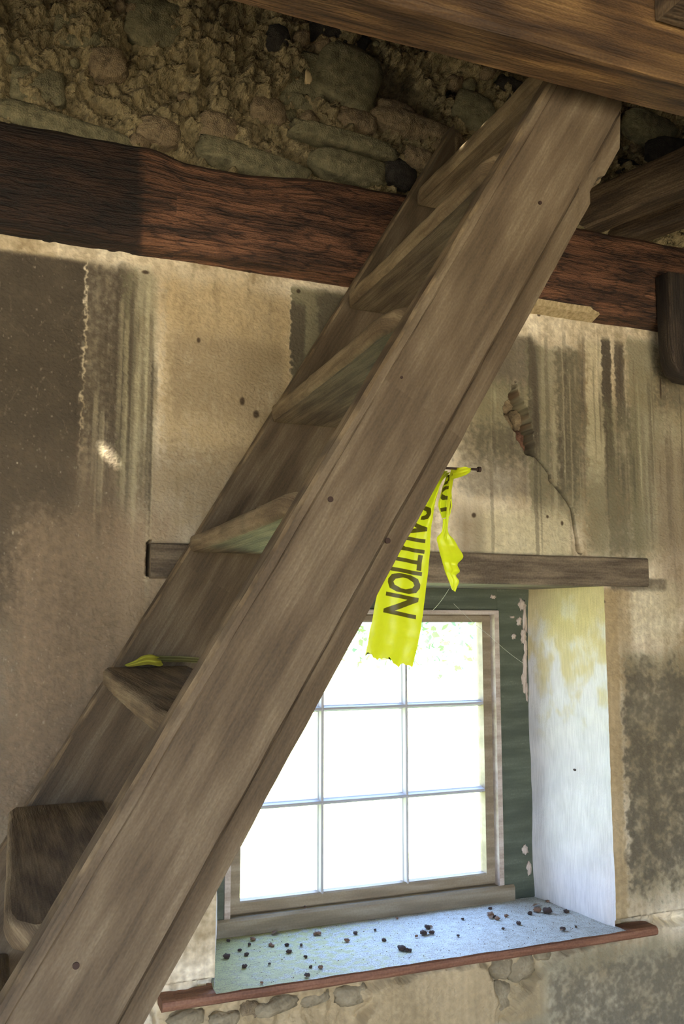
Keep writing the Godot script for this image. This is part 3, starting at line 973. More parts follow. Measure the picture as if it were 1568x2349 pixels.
# ------------------------------------------------ bare rubble wall above the plate
func masonry() -> void:
	var wall := structure("wall_back_upper")
	var na := noise(21, 4.5, 5)
	var nb := noise(22, 16.0, 4)
	var nc := noise(23, 45.0, 3)
	var x0 := -0.35
	var y0 := 2.50
	var pits := [[0.970, 2.883, 0.115, 0.096, 0.14], [0.864, 2.975, 0.045, 0.081, 0.1], [1.161, 2.927, 0.073, 0.061, 0.06], [1.692, 2.932, 0.086, 0.099, 0.14], [0.674, 2.660, 0.041, 0.021, 0.05], [0.198, 2.681, 0.035, 0.025, 0.03], [0.526, 2.891, 0.026, 0.062, 0.025], [1.776, 2.867, 0.087, 0.050, 0.06], [0.252, 2.889, 0.018, 0.072, 0.02], [0.430, 2.777, 0.019, 0.080, 0.03]]
	var bed := sheet(500, 160,
		func(i: int, j: int) -> Vector3:
			var x := x0 + i * 0.005
			var y := y0 + j * 0.005
			var z := -0.010 + na.get_noise_2d(x, y) * 0.050 + nb.get_noise_2d(x, y) * 0.034 + nc.get_noise_2d(x, y) * 0.016
			for p in pits:
				var q := Vector2((x - p[0]) / p[2], (y - p[1]) / p[3]).length() + nb.get_noise_2d(x, y + 5.0) * 0.3
				z -= p[4] * (1.0 - smoothstep(0.55, 1.0, q))
			return Vector3(x, y, minf(z, 0.03)),
		func(i: int, j: int) -> Vector2: return Vector2(i, j) * 0.005,
		Vector3(0, 0, 1))
	put("mortar_bed", bed, M.mortar, wall)
	rng.seed = 5
	var kinds := [M.stone_green, M.stone_brown, M.stone_dark, M.stone_red, M.core]
	var n := 0
	for s in [[0.335, 2.928, 0.191, 0.140, -0.032, 0.07, 0, 0.55, -4],
		[0.615, 2.954, 0.063, 0.070, -0.012, 0.05, 2, 0.8, 0],
		[0.803, 2.887, 0.181, 0.180, -0.022, 0.1, 0, 0.55, -14],
		[0.685, 2.865, 0.151, 0.153, -0.042, 0.08, 0, 0.5, -8],
		[0.983, 2.874, 0.153, 0.111, -0.142, 0.08, 2, 0.7, 0],
		[0.932, 2.814, 0.113, 0.085, -0.012, 0.06, 1, 0.7, -5],
		[1.001, 2.786, 0.269, 0.067, -0.002, 0.07, 1, 0.6, -6],
		[0.785, 2.708, 0.274, 0.042, 0.003, 0.07, 0, 0.45, -6],
		[0.803, 2.644, 0.203, 0.070, -0.012, 0.08, 0, 0.5, -4],
		[0.943, 2.660, 0.100, 0.072, -0.022, 0.07, 2, 0.6, -8],
		[1.000, 2.698, 0.102, 0.049, 0.008, 0.06, 1, 0.7, -12],
		[0.115, 2.605, 0.300, 0.057, -0.012, 0.06, 0, 0.4, -6],
		[0.324, 2.643, 0.101, 0.065, -0.012, 0.06, 1, 0.6, -5],
		[0.563, 2.609, 0.286, 0.062, -0.012, 0.06, 0, 0.4, -5],
		[0.779, 3.008, 0.169, 0.085, -0.032, 0.07, 2, 0.6, -12],
		[1.069, 3.051, 0.199, 0.076, -0.032, 0.07, 2, 0.6, -14],
		[1.173, 2.885, 0.122, 0.089, -0.012, 0.06, 0, 0.6, -20],
		[1.078, 2.753, 0.144, 0.062, -0.002, 0.06, 1, 0.6, -15],
		[1.781, 2.964, 0.179, 0.084, -0.022, 0.08, 0, 0.6, -10],
		[1.711, 2.834, 0.143, 0.082, -0.072, 0.08, 2, 0.6, 0],
		[1.834, 2.899, 0.132, 0.084, -0.012, 0.07, 2, 0.6, 5],
		[1.668, 2.927, 0.079, 0.096, -0.132, 0.05, 2, 0.7, 0],
		[0.827, 2.779, 0.109, 0.060, -0.012, 0.06, 1, 0.7, -10],
		[0.205, 2.790, 0.088, 0.075, -0.022, 0.06, 1, 0.6, 10],
		[0.055, 2.701, 0.120, 0.093, -0.032, 0.06, 0, 0.5, 0],
		[0.464, 2.684, 0.096, 0.067, -0.012, 0.06, 1, 0.6, 0],
		[0.134, 2.859, 0.115, 0.075, -0.032, 0.06, 0, 0.5, 8],
		[0.594, 2.758, 0.089, 0.069, -0.022, 0.06, 1, 0.6, 10],
		[1.300, 2.978, 0.113, 0.078, -0.032, 0.06, 2, 0.6, -10],
		[1.231, 3.027, 0.167, 0.078, -0.042, 0.06, 0, 0.6, -15]]:
		var o := put("stone", lump(Vector3(s[2], s[3], s[5]), 900 + n, s[7], 0.10, 26, 16, 1.4), kinds[s[6]], wall)
		o.position = Vector3(s[0], s[1], s[4])
		o.rotation_degrees = Vector3(rng.randf_range(-6, 6), rng.randf_range(-6, 6), s[8])
		n += 1
	# pebbles in the mud between them
	for k in 60:
		var w := rng.randf_range(0.012, 0.045)
		var x := rng.randf_range(-0.1, 2.0)
		var y := rng.randf_range(2.6, 3.15)
		var o := put("stone", lump(Vector3(w * 1.3, w, w), 1200 + k % 6, 0.8, 0.2, 10, 7), kinds[k % 2], wall)
		o.position = Vector3(x, y, -0.012 + na.get_noise_2d(x, y) * 0.055 + nb.get_noise_2d(x, y) * 0.022)
		o.rotation_degrees = Vector3(rng.randf_range(0, 90), rng.randf_range(0, 90), rng.randf_range(0, 90))
	# rubble showing where plaster fell from under the sill and round the crack
	var low := get_node("wall_back") as Node3D
	for s in [[0.817, 0.652, 0.086, 0.047, -0.038, 4, 4], [0.433, 0.656, 0.084, 0.035, -0.033, 4, 6], [0.518, 0.642, 0.077, 0.035, -0.038, 4, 0], [0.636, 0.653, 0.110, 0.033, -0.038, 4, 10], [0.727, 0.656, 0.073, 0.031, -0.040, 4, 12], [0.576, 0.651, 0.049, 0.036, -0.048, 1, 0], [1.212, 0.660, 0.061, 0.060, -0.038, 4, -30], [1.268, 0.653, 0.087, 0.071, -0.040, 4, 20], [1.210, 0.586, 0.061, 0.089, -0.044, 4, 0], [1.331, 0.675, 0.051, 0.031, -0.038, 4, 0], [1.266, 2.025, 0.067, 0.064, -0.068, 1, 30], [1.310, 1.979, 0.065, 0.075, -0.072, 3, -10], [1.286, 2.093, 0.046, 0.059, -0.080, 1, 10], [1.311, 2.044, 0.030, 0.059, -0.068, 1, 10]]:
		var o := put("stone", lump(Vector3(s[2], s[3], 0.06), 1300 + n, 0.7, 0.14, 20, 12), kinds[s[5]], low)
		o.position = Vector3(s[0], s[1], s[4])
		o.rotation_degrees = Vector3(0, 0, s[6])
		n += 1

# ------------------------------------------------ timbers of the floor above
func beams() -> void:
	# wall plate: the left length dark and sooty, the rest reddish and weathered
	var pl := base("wall_plate_beam", Vector3(0, 2.33, 0))
	tag(pl, "thick dark reddish-brown beam built along the wall between plaster and rubble", "beam")
	var prof := flat([-0.16, 0.0, 0.0, 0.0, 0.036, 0.012, 0.047, 0.024, 0.050, 0.12, 0.046, 0.238, 0.030, 0.252, -0.16, 0.252])
	var soot := noise(37, 9.0, 4)
	var wane := func(p: Vector3) -> Vector3:
		if p.y > 0.2:
			p.y -= 0.024 * smoothstep(0.28, 0.40, p.x) * (1.0 - smoothstep(0.5, 0.75, p.x))
		if p.z > 0.0:
			p.z -= 0.010 * (1.0 - smoothstep(0.24, 0.34, p.x))
		return p
	var age := func(_k: int, p: Vector3) -> Color:
		# smoke-blackened as far as a sharp upright edge where a partition once stood
		var n: float = soot.get_noise_3dv(p)
		var clean := smoothstep(0.272, 0.292, p.x + n * 0.012)
		var red := smoothstep(0.30, 0.36, p.x + n * 0.06)
		var c := Color(0.11, 0.095, 0.085).lerp(Color(0.52, 0.42, 0.34), clean).lerp(Color(0.62, 0.52, 0.46), red)
		return c
	put("timber", timber(-2.2, 3.4, prof, 560, 0.003, 31, 0.0, 0.0, 0.0, age, wane), M.plate, pl)

	var pe := flat([0.0, -0.002, 0.037, 0.010, 0.0485, 0.0235, 0.044, 0.026, 0.0, 0.01])  # pale cream strip along part of the lower edge of the beam
	put("cream_strip", timber(1.15, 1.53, pe, 40, 0.0022, 38), M.cream, pl).set_meta("label", "skim strip along the underside of the beam")

	var li := base("window_lintel", Vector3(1.0, 1.595, 0.0))
	tag(li, "grey-brown squared timber lintel over the small window", "lintel")
	var pr := chamfered(0.29, 0.078, [0.002, 0.004, 0.004, 0.002])
	for i in pr.size():
		pr[i] += Vector2(-0.129, 0.040)
	put("timber", timber(-0.672, 0.678, pr, 40, 0.0015, 33), M.lintel, li)

	var tr := base("trimmer_beam", Vector3(0, 2.31, 0.93))
	tag(tr, "orange-brown sawn beam crossing above the head of the stair", "beam")
	var pt := flat([0.004, 0.0, 0.016, 0.0, 0.026, 0.0, 0.036, 0.0, 0.046, 0.0, 0.056, 0.0, 0.066, 0.0, 0.074, 0.0, 0.082, 0.008, 0.082, 0.09, 0.082, 0.19, 0.0, 0.19, 0.0, 0.006])
	var sap := noise(39, 1.0, 4)
	var grain := func(_k: int, p: Vector3) -> Color:
		# streaks of paler sapwood run through the brown heartwood
		var n: float = sap.get_noise_2d(p.x * 0.9, (p.z * 1.0 + p.y * 1.6) * 38.0)
		return Color(0.36, 0.32, 0.27).lerp(Color(0.74, 0.67, 0.54), smoothstep(0.0, 0.35, n))
	put("timber", timber(-2.2, 3.4, pt, 260, 0.0016, 34, 0.0, 0.0, 0.0, grain), M.trimmer, tr)

	# a joist lodged on the plate, running out towards the room on the right
	var jo := base("loft_joist", Vector3(1.56, 2.585, 0.02))
	tag(jo, "dusty brown joist resting on the wall beam beside the stair head", "joist")
	var pj := chamfered(0.07, 0.108, [0.006, 0.006, 0.004, 0.004])
	for i in pj.size():
		pj[i] += Vector2(0.035, 0.054)
	var jm := put("timber", timber(-0.12, 1.1, pj, 24, 0.004, 35), M.joist, jo)
	jm.rotation_degrees = Vector3(0, -73.0, 0)
	var j2 := base("loft_joist", Vector3(1.72, 2.585, 0.02))
	tag(j2, "second dusty joist lying close behind the one at the stair head", "joist")
	var jm2 := put("timber", timber(-0.12, 1.1, pj, 24, 0.004, 36), M.joist, j2)
	jm2.rotation_degrees = Vector3(0, -70.0, 0)

	# dark hanger nailed to the front of the plate at the right
	var hg := base("timber_hanger", Vector3(1.712, 2.165, 0.052))
	tag(hg, "dark round-ended timber hanger nailed to the wall beam", "hanger")
	var outline := flat([0.0, 0.30, 0.0, 0.09, 0.006, 0.045, 0.018, 0.016, 0.042, 0.0, 0.09, -0.004, 0.12, 0.02, 0.12, 0.30])
	var hm := put("timber", board(outline, 0.055, 0.004), M.charred, hg)
	hm.rotation_degrees = Vector3(-90, 0, 0)

# ------------------------------------------------ the stair
func stair() -> void:
	var root := base("ladder_stair", Vector3(-0.35, 0, 0.5))
	tag(root, "steep open-riser wooden ladder stair leaning up across the window wall", "stair")
	var slope := atan(1.679)
	# stringers: planks on edge, upper (front) arris eased, lower arris worked with a chamfer above a scratched line
	var near: MeshInstance3D
	for side in 2:
		var w := 0.160
		var t := 0.050 if side == 0 else 0.045
		var z0 := 0.855 if side == 0 else 0.0825
		# profile in (z, across): across + is the upper edge
		var h := w / 2.0
		var prof: PackedVector2Array
		if side == 0:
			prof = flat([-0.025, -h, 0.016, -h, 0.0205, -h + 0.028, 0.0235, -h + 0.0295, 0.0205, -h + 0.031, 0.025, -h + 0.034, 0.025, h - 0.0165, 0.0235, h - 0.015, 0.025, h - 0.0135, 0.023, h - 0.005, 0.016, h, -0.021, h, -0.025, h - 0.004])
		else:
			prof = flat([-0.0225, -h + 0.003, -0.0195, -h, 0.0195, -h, 0.0225, -h + 0.003, 0.0225, h - 0.005, 0.018, h, -0.018, h, -0.0225, h - 0.005])
		# the axis of the plank: midway between measured upper and lower edges
		var ax := Vector2(0.468, 1.650) if side == 0 else Vector2(0.4845, 1.655)
		var along := Vector2(cos(slope), sin(slope))
		# ends: plumb cut at the top, level cut on the floor
		var up := (0.932 - ax.x) / along.x if side == 0 else (1.05 - ax.x) / along.x
		var down := -ax.y / along.y
		var edge := noise(46, 16.0, 4)
		var worn := func(k: int, p: Vector3) -> Color:
			# both planks are the same old wood; hands and boots have rubbed bare patches along the arrises
			var n: float = edge.get_noise_2d(p.x, k * 2.0)
			var body := Color(0.38, 0.365, 0.34) * (1.0 + n * 0.12)
			var arris: bool = (k >= 9 and k <= 10) if side == 0 else (k == 4 or k == 5)
			return body.lerp(Color(0.62, 0.59, 0.52), smoothstep(-0.15, 0.15, n)) if arris else body
		var chip := func(p: Vector3) -> Vector3:
			# a piece broken out of the lower arris near the top
			if side == 0 and p.y < -h + 0.033 and p.x > 0.655 and p.x < 0.705:
				p.y = maxf(p.y, -h + 0.008)
				p.z = minf(p.z, 0.012)
			return p
		var m := timber(down, up, prof, 300, 0.0016 if side == 0 else 0.002, 41 + side, -cos(slope) / sin(slope), sin(slope) / cos(slope), 0.0, worn, chip)
		var o := put("stringer", m, M.stair, root)
		o.transform = Transform3D(Basis(Vector3(0, 0, 1), slope), Vector3(ax.x, ax.y, z0) - root.position)
		if side == 0:
			near = o
		o.set_meta("label", "near stringer with scratched line and chamfered lower edge" if side == 0 else "shaded stringer beside the wall")
	# treads: [front edge x, top y, forward swing and drop at the near end]
	var rows := [[0.930, 2.552, -0.006, 0.0], [0.749, 2.265, -0.020, 0.0], [0.565, 1.978, -0.020, 0.0], [0.390, 1.682, -0.004, 0.004], [0.219, 1.410, 0.0, -0.030], [0.055, 1.148, -0.022, -0.006], [-0.112, 0.880, 0.0, 0.0], [-0.275, 0.610, 0.0, 0.0], [-0.438, 0.335, 0.0, 0.0]]
	var n := 0
	for r in rows:
		var out := PackedVector2Array()
		var nz := noise(60 + n, 5.0, 3)
		var za := 0.108
		var zb := 0.827
		for k in 25:
			var t := k / 24.0
			var z := lerpf(za, zb, t)
			var back := 0.034 * (1.0 - sqrt(maxf(0.0, 1.0 - pow(maxf(0.0, (z - 0.735) / 0.092), 2.0))))
			var tip := 0.012 * pow(maxf(0.0, 1.0 - (z - za) / 0.02), 2.0)
			out.append(Vector2(r[2] * t + back + tip + nz.get_noise_1d(z * 6.0) * 0.003, z))
		out.append(Vector2(0.178, zb))
		out.append(Vector2(0.178, za))
		var drop: float = r[3]
		var wear := 0.0035
		var scuff := func(_level: int, p: Vector3) -> Color:
			# one colour all round, a little uneven
			return Color(0.52, 0.49, 0.435) * (1.0 + nz.get_noise_2d(p.x * 9.0, p.z * 3.0) * 0.3)
		var m := board(out, 0.034, 0.007, true, func(_x: float, z: float) -> float: return drop * (z - 0.108) / 0.72 - wear * sin(PI * clampf((z - 0.1) / 0.73, 0.0, 1.0)), scuff)
		var o := put("tread", m, M.tread, root)
		o.position = Vector3(r[0], r[1], 0) - root.position
		n += 1
	# pegs and nail heads on the face of the near stringer
	for p in [[0.422, 1.664, 0.004], [0.506, 1.611, 0.004], [0.529, 1.843, 0.002], [0.768, 2.145, 0.003], [0.112, 1.110, 0.004], [0.389, 1.144, 0.0015]]:
		var d := CylinderMesh.new()
		d.top_radius = p[2]
		d.bottom_radius = p[2]
		d.height = 0.003
		d.radial_segments = 14
		d.rings = 1
		var o := put("peg", d, M.iron, near)
		o.transform = near.transform.affine_inverse() * Transform3D(Basis(Vector3.RIGHT, PI / 2.0), Vector3(p[0], p[1], 0.8803) - root.position)

# ------------------------------------------------ caution tape
func letter(ch: String) -> Array:
	match ch:
		"C": return [[0.95, 0.78, 0.85, 0.93, 0.5, 1.0, 0.2, 0.9, 0.05, 0.65, 0.05, 0.35, 0.2, 0.1, 0.5, 0.0, 0.85, 0.07, 0.95, 0.22]]
		"A": return [[0.0, 0.0, 0.5, 1.0, 1.0, 0.0], [0.2, 0.33, 0.8, 0.33]]
		"U": return [[0.05, 1.0, 0.05, 0.25, 0.25, 0.03, 0.5, 0.0, 0.75, 0.03, 0.95, 0.25, 0.95, 1.0]]
		"T": return [[0.0, 0.96, 1.0, 0.96], [0.5, 0.96, 0.5, 0.0]]
		"I": return [[0.5, 1.0, 0.5, 0.0]]
		"O": return [[0.5, 1.0, 0.2, 0.9, 0.05, 0.65, 0.05, 0.35, 0.2, 0.1, 0.5, 0.0, 0.8, 0.1, 0.95, 0.35, 0.95, 0.65, 0.8, 0.9, 0.5, 1.0]]
		"N": return [[0.03, 0.0, 0.03, 1.0], [0.03, 1.0, 0.97, 0.0], [0.97, 0.0, 0.97, 1.0]]
	return []

const TAPE_L := 0.40
func tape_material() -> StandardMaterial3D:
	var w := 1024
	var h := 256
	var im := Image.create(w, h, false, Image.FORMAT_RGB8)
	im.fill(Color8(226, 236, 44))
	var ink := Color8(92, 86, 26)
	# letter, distance of its middle from the torn lower end, length along the tape
	for l in [["N", 0.0850, 0.027], ["O", 0.1180, 0.025], ["I", 0.1365, 0.008], ["T", 0.1530, 0.018], ["U", 0.1790, 0.0185], ["A", 0.2060, 0.020], ["C", 0.2330, 0.020], ["N", 0.030, 0.0], ["I", 0.330, 0.0]]:
		if l[2] == 0.0:
			continue
		for line in letter(l[0]):
			for i in range(0, line.size() - 2, 2):
				var a := Vector2(l[1] + l[2] / 2.0 - line[i] * l[2], 0.018 + line[i + 1] * 0.045)
				var b := Vector2(l[1] + l[2] / 2.0 - line[i + 2] * l[2], 0.018 + line[i + 3] * 0.045)
				var steps := int(a.distance_to(b) / 0.0004) + 1
				for s in steps + 1:
					var p := a.lerp(b, float(s) / steps)
					im.fill_rect(Rect2i(int((p.x - 0.0031) / TAPE_L * w), int((1.0 - (p.y + 0.0036) / 0.077) * h), int(0.0062 / TAPE_L * w), int(0.0072 / 0.077 * h)), ink)
	var m := StandardMaterial3D.new()
	m.albedo_texture = ImageTexture.create_from_image(im)
	m.roughness = 0.35
	m.backlight_enabled = true
	m.backlight = Color(0.98, 0.98, 0.98)
	return m

# Ribbon through rows of [left x, y, z, right x, y, z]; thick enough to have two faces.
func ribbon(rows: Array, folds: float, seed_: int, across := 10, fine := 5, ragged := 0.0, u0 := 0.0) -> ArrayMesh:
	var nz := noise(seed_, 30.0, 3)
	var ls := PackedVector3Array()
	var rs := PackedVector3Array()
	for i in rows.size() - 1:
		for f in fine:
			var t := float(f) / fine
			var a: Array = rows[maxi(i - 1, 0)]
			var b: Array = rows[i]
			var c: Array = rows[i + 1]
			var d: Array = rows[mini(i + 2, rows.size() - 1)]
			ls.append(Vector3(b[0], b[1], b[2]).cubic_interpolate(Vector3(c[0], c[1], c[2]), Vector3(a[0], a[1], a[2]), Vector3(d[0], d[1], d[2]), t))
			rs.append(Vector3(b[3], b[4], b[5]).cubic_interpolate(Vector3(c[3], c[4], c[5]), Vector3(a[3], a[4], a[5]), Vector3(d[3], d[4], d[5]), t))
	var e: Array = rows[rows.size() - 1]
	ls.append(Vector3(e[0], e[1], e[2]))
	rs.append(Vector3(e[3], e[4], e[5]))
	var u := PackedFloat32Array([u0])
	for i in range(1, ls.size()):
		u.append(u[i - 1] + ((ls[i] + rs[i]) * 0.5).distance_to((ls[i - 1] + rs[i - 1]) * 0.5))
	var n := ls.size()
	return sheet(across, n - 1,
		func(k: int, j: int) -> Vector3:
			var t := float(k) / across
			var p := ls[j].lerp(rs[j], t)
			var wid := ls[j].distance_to(rs[j])
			var squeeze := clampf(1.3 - wid / 0.077, 0.25, 1.0)
			p.z += folds * squeeze * sin(t * 15.0 + u[j] * 6.0) + folds * 0.7 * nz.get_noise_2d(u[j], t * 0.05)
			if j == 0:
				p.y += ragged * nz.get_noise_1d(t * 0.16 + 3.0) * 2.0
			return p,
		func(k: int, j: int) -> Vector2: return Vector2(u[j] / TAPE_L, 1.0 - float(k) / across),
		Vector3(0, 0, 1))

func tape() -> void:
	M.tape = tape_material()
	var t := base("caution_tape", Vector3(0.6, 1.45, 0.79))
	tag(t, "yellow CAUTION tape hanging behind the stair over the window", "tape")
	var hang := put("strip", ribbon([[0.5100, 1.4522, 0.7900, 0.5852, 1.4328, 0.7900], [0.5170, 1.4846, 0.7900, 0.5941, 1.4676, 0.7900], [0.5241, 1.5173, 0.7900, 0.6017, 1.5022, 0.7900], [0.5326, 1.5619, 0.7900, 0.6088, 1.5489, 0.7900], [0.5487, 1.6146, 0.7800, 0.6161, 1.6040, 0.7900], [0.5752, 1.6560, 0.7700, 0.6211, 1.6492, 0.7900], [0.6072, 1.6911, 0.7700, 0.6290, 1.6856, 0.7900], [0.6258, 1.7163, 0.7900, 0.6392, 1.7130, 0.7900], [0.6280, 1.7265, 0.8200, 0.6367, 1.7218, 0.8200]], 0.0035, 71, 24, 6, 0.006), M.tape, t)
	hang.position = -t.position
	var t2 := base("caution_tape_scrap", Vector3(0.62, 1.5, 0.80))
	tag(t2, "torn yellow tape scrap dangling from the nail on a twisted strand", "tape scrap")
	for r in [["strand", [[0.6326, 1.6248, 0.8000, 0.6399, 1.6237, 0.8000], [0.6382, 1.6555, 0.8000, 0.6441, 1.6544, 0.8000], [0.6371, 1.6874, 0.8100, 0.6430, 1.6871, 0.8100], [0.6271, 1.7130, 0.8350, 0.6351, 1.7121, 0.8350], [0.6167, 1.7208, 0.8600, 0.6267, 1.7188, 0.8600]], 0.001], ["torn_end", [[0.6476, 1.5490, 0.8000, 0.6534, 1.5452, 0.8000], [0.6426, 1.5581, 0.8000, 0.6573, 1.5531, 0.8000], [0.6390, 1.5659, 0.8000, 0.6611, 1.5617, 0.8000], [0.6355, 1.5750, 0.8000, 0.6561, 1.5701, 0.8000], [0.6334, 1.5815, 0.8000, 0.6657, 1.5772, 0.7950], [0.6306, 1.5906, 0.8000, 0.6586, 1.5873, 0.8000], [0.6271, 1.6036, 0.8000, 0.6741, 1.5996, 0.7900], [0.6243, 1.6153, 0.8000, 0.6606, 1.6125, 0.8000], [0.6223, 1.6258, 0.8000, 0.6533, 1.6249, 0.8000], [0.6313, 1.6367, 0.8000, 0.6445, 1.6345, 0.8000], [0.6345, 1.6553, 0.8000, 0.6404, 1.6556, 0.8000]], 0.002], ["knot", [[0.6265, 1.7089, 0.8400, 0.6279, 1.7244, 0.8500], [0.6334, 1.7104, 0.8500, 0.6290, 1.7233, 0.8650], [0.6395, 1.7132, 0.8600, 0.6370, 1.7243, 0.8700], [0.6472, 1.7185, 0.8620, 0.6457, 1.7229, 0.8660]], 0.003]]:
		var o := put(r[0], ribbon(r[1], r[2], 72, 8, 5, 0.0, 0.27), M.tape, t2)
		o.position = -t2.position
	var t3 := base("caution_tape_scrap", Vector3(0.6, 1.68, 0.80))
	tag(t3, "short crumpled printed tape end stuck behind the dangling strand", "tape scrap")
	var o3 := put("strip", ribbon([[0.6368, 1.6565, 0.7900, 0.6503, 1.6611, 0.7900], [0.6303, 1.6729, 0.7900, 0.6559, 1.6775, 0.7900], [0.6328, 1.6898, 0.7900, 0.6554, 1.6937, 0.7900], [0.6338, 1.7053, 0.8000, 0.6473, 1.7080, 0.8000], [0.6308, 1.7188, 0.8200, 0.6382, 1.7205, 0.8200]], 0.004, 73, 10, 5, 0.0, 0.14), M.tape, t3)
	o3.position = -t3.position
	var t4 := base("caution_tape_scrap", Vector3(0.30, 1.412, 0.14))
	tag(t4, "crumpled yellow tape lying on a tread against the far stringer", "tape scrap")
	var dull := plain(Color8(196, 196, 70), 0.5)
	var o4 := put("strip", ribbon([[0.262, 1.414, 0.122, 0.264, 1.412, 0.150], [0.285, 1.424, 0.120, 0.280, 1.413, 0.155], [0.300, 1.432, 0.116, 0.306, 1.416, 0.155], [0.318, 1.434, 0.116, 0.325, 1.412, 0.160], [0.334, 1.428, 0.116, 0.336, 1.414, 0.150]], 0.004, 74, 10, 5), dull, t4)
	var o5 := put("printed_tail", ribbon([[0.325, 1.432, 0.116, 0.330, 1.420, 0.130], [0.38, 1.430, 0.115, 0.38, 1.418, 0.128], [0.44, 1.424, 0.115, 0.44, 1.414, 0.128]], 0.002, 75, 8, 5, 0.0, 0.08), plain(Color8(104, 102, 58), 0.6), t4)
	o5.position = -t4.position
	o4.position = -t4.position
	# the bent nail that carries it, driven into the back edge of the near stringer
	var nail := base("bent_nail", Vector3(0.60, 1.722, 0.855))
	tag(nail, "rusty nail sticking out of the stringer holding the tape", "nail")
	put("shank", rod(PackedVector3Array([Vector3(-0.02, 0.0, 0), Vector3(0.03, 0.001, 0), Vector3(0.066, 0.002, 0.0)]), 0.0018, 8), M.iron, nail)
	put("head", rod(PackedVector3Array([Vector3(0.064, 0.002, 0), Vector3(0.068, 0.002, 0)]), 0.0042, 10), M.iron, nail)

# ------------------------------------------------ sill and what lies on it
func sill_and_litter() -> void:
	var sl := base("window_sill_board", Vector3(1.0, 0.72, -0.13))
	tag(sl, "pale worn window sill board with a bare reddish front edge", "window sill")
	var top := sheet(80, 26,
		func(i: int, j: int) -> Vector3:
			var z := -0.30 + 0.335 * j / 26.0
			var l := lerpf(0.53, 0.485, clampf((z + 0.3) / 0.3, 0.0, 1.0))
			var r := lerpf(1.50, 1.545, clampf((z + 0.3) / 0.3, 0.0, 1.0))
			var x := lerpf(l, r, i / 80.0)
			return Vector3(x, 0.7215 + n_mid.get_noise_2d(x, z) * 0.002, z) - Vector3(1.0, 0.72, -0.13),
		func(i: int, j: int) -> Vector2: return Vector2(i / 80.0, j / 26.0),
		Vector3.UP)
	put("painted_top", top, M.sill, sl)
	put("board", box(Vector3(-0.52, -0.024, -0.19), Vector3(0.55, -0.002, 0.145)), M.nosing, sl)
	var pr := flat([-0.02, -0.024, 0.026, -0.024, 0.034, -0.018, 0.036, -0.010, 0.034, -0.003, 0.028, 0.0, -0.02, 0.0])
	var ns := put("nosing", timber(-0.628, 0.645, pr, 60, 0.0012, 44), M.nosing, sl)
	ns.position = Vector3(0, 0.0, 0.13)
	ns.set_meta("label", "bare reddish-brown rounded front edge")
	# crumbs, dead insects and bits of plaster
	rng.seed = 31
	var dark := plain(Color8(66, 52, 46), 0.9)
	var brown := plain(Color8(120, 92, 72), 0.9)
	var meshes := []
	for k in 7:
		meshes.append(lump(Vector3(1.0, 0.55, 0.8), 1500 + k, 0.75, 0.3, 9, 6, 2.2))
	for s in [[0.956, -0.050, 0.0204], [0.971, -0.035, 0.0111], [1.083, -0.165, 0.0158], [1.053, -0.129, 0.0175], [1.076, -0.126, 0.0136], [0.942, -0.122, 0.0114], [0.965, -0.040, 0.0130], [1.200, -0.192, 0.0081], [1.282, -0.187, 0.0206], [1.285, -0.159, 0.0143], [1.420, -0.175, 0.0211], [1.389, -0.164, 0.0146], [1.439, -0.156, 0.0252], [1.488, -0.141, 0.0148], [1.317, -0.106, 0.0142], [1.260, -0.089, 0.0080], [1.313, -0.241, 0.0105], [1.289, -0.176, 0.0103], [1.320, -0.172, 0.0103], [0.856, -0.152, 0.0133], [0.896, -0.193, 0.0116], [0.808, -0.224, 0.0135], [0.800, -0.224, 0.0116], [0.710, -0.177, 0.0113], [0.700, -0.132, 0.0129], [0.742, -0.165, 0.0094], [0.673, -0.192, 0.0113], [0.676, -0.184, 0.0094], [0.644, -0.245, 0.0134], [0.627, -0.216, 0.0094], [0.595, -0.185, 0.0093], [0.555, -0.153, 0.0165], [0.602, -0.152, 0.0110], [0.578, -0.081, 0.0125], [0.636, -0.078, 0.0072], [0.705, -0.136, 0.0074], [0.727, -0.088, 0.0091], [0.718, -0.026, 0.0089], [0.738, -0.015, 0.0106], [0.694, 0.019, 0.0122], [0.585, -0.258, 0.0096], [0.589, 0.019, 0.0069], [1.398, -0.028, 0.0140], [1.441, -0.032, 0.0081], [1.128, -0.085, 0.0078], [0.952, -0.199, 0.0078], [1.042, -0.262, 0.0081], [1.494, -0.237, 0.0109], [1.029, -0.118, 0.0096]]:
		var is_dark := rng.randf() < 0.7
		var o := put("dirt_crumb", meshes[rng.randi() % 7], dark if is_dark else brown)
		var big: bool = s[2] > 0.011
		tag(o, ("larger " if big else "tiny ") + ("blackish" if is_dark else "light brown") + " crumb of dirt on the pale window sill", "crumb", ("larger " if big else "tiny ") + ("blackish" if is_dark else "light brown") + " crumbs on the window sill")
		o.position = Vector3(s[0], 0.7225 + s[2] * 0.25, s[1])
		o.rotation_degrees = Vector3(0, rng.randf_range(0, 360), 0)
		o.scale = Vector3.ONE * s[2]
	var mm := MultiMesh.new()
	mm.transform_format = MultiMesh.TRANSFORM_3D
	mm.mesh = meshes[0]
	mm.instance_count = 420
	for k in 420:
		var sc := rng.randf_range(0.0008, 0.0026)
		mm.set_instance_transform(k, Transform3D(Basis(Vector3.UP, rng.randf() * TAU).scaled(Vector3.ONE * sc), Vector3(rng.randf_range(0.54, 1.50), 0.7225, rng.randf_range(-0.27, 0.025))))
	var grit := MultiMeshInstance3D.new()
	grit.name = "sill_grit"
	grit.multimesh = mm
	grit.material_override = brown
	grit.set_meta("kind", "stuff")
	tag(grit, "fine brown grit scattered over the window sill", "grit")
	add_child(grit)
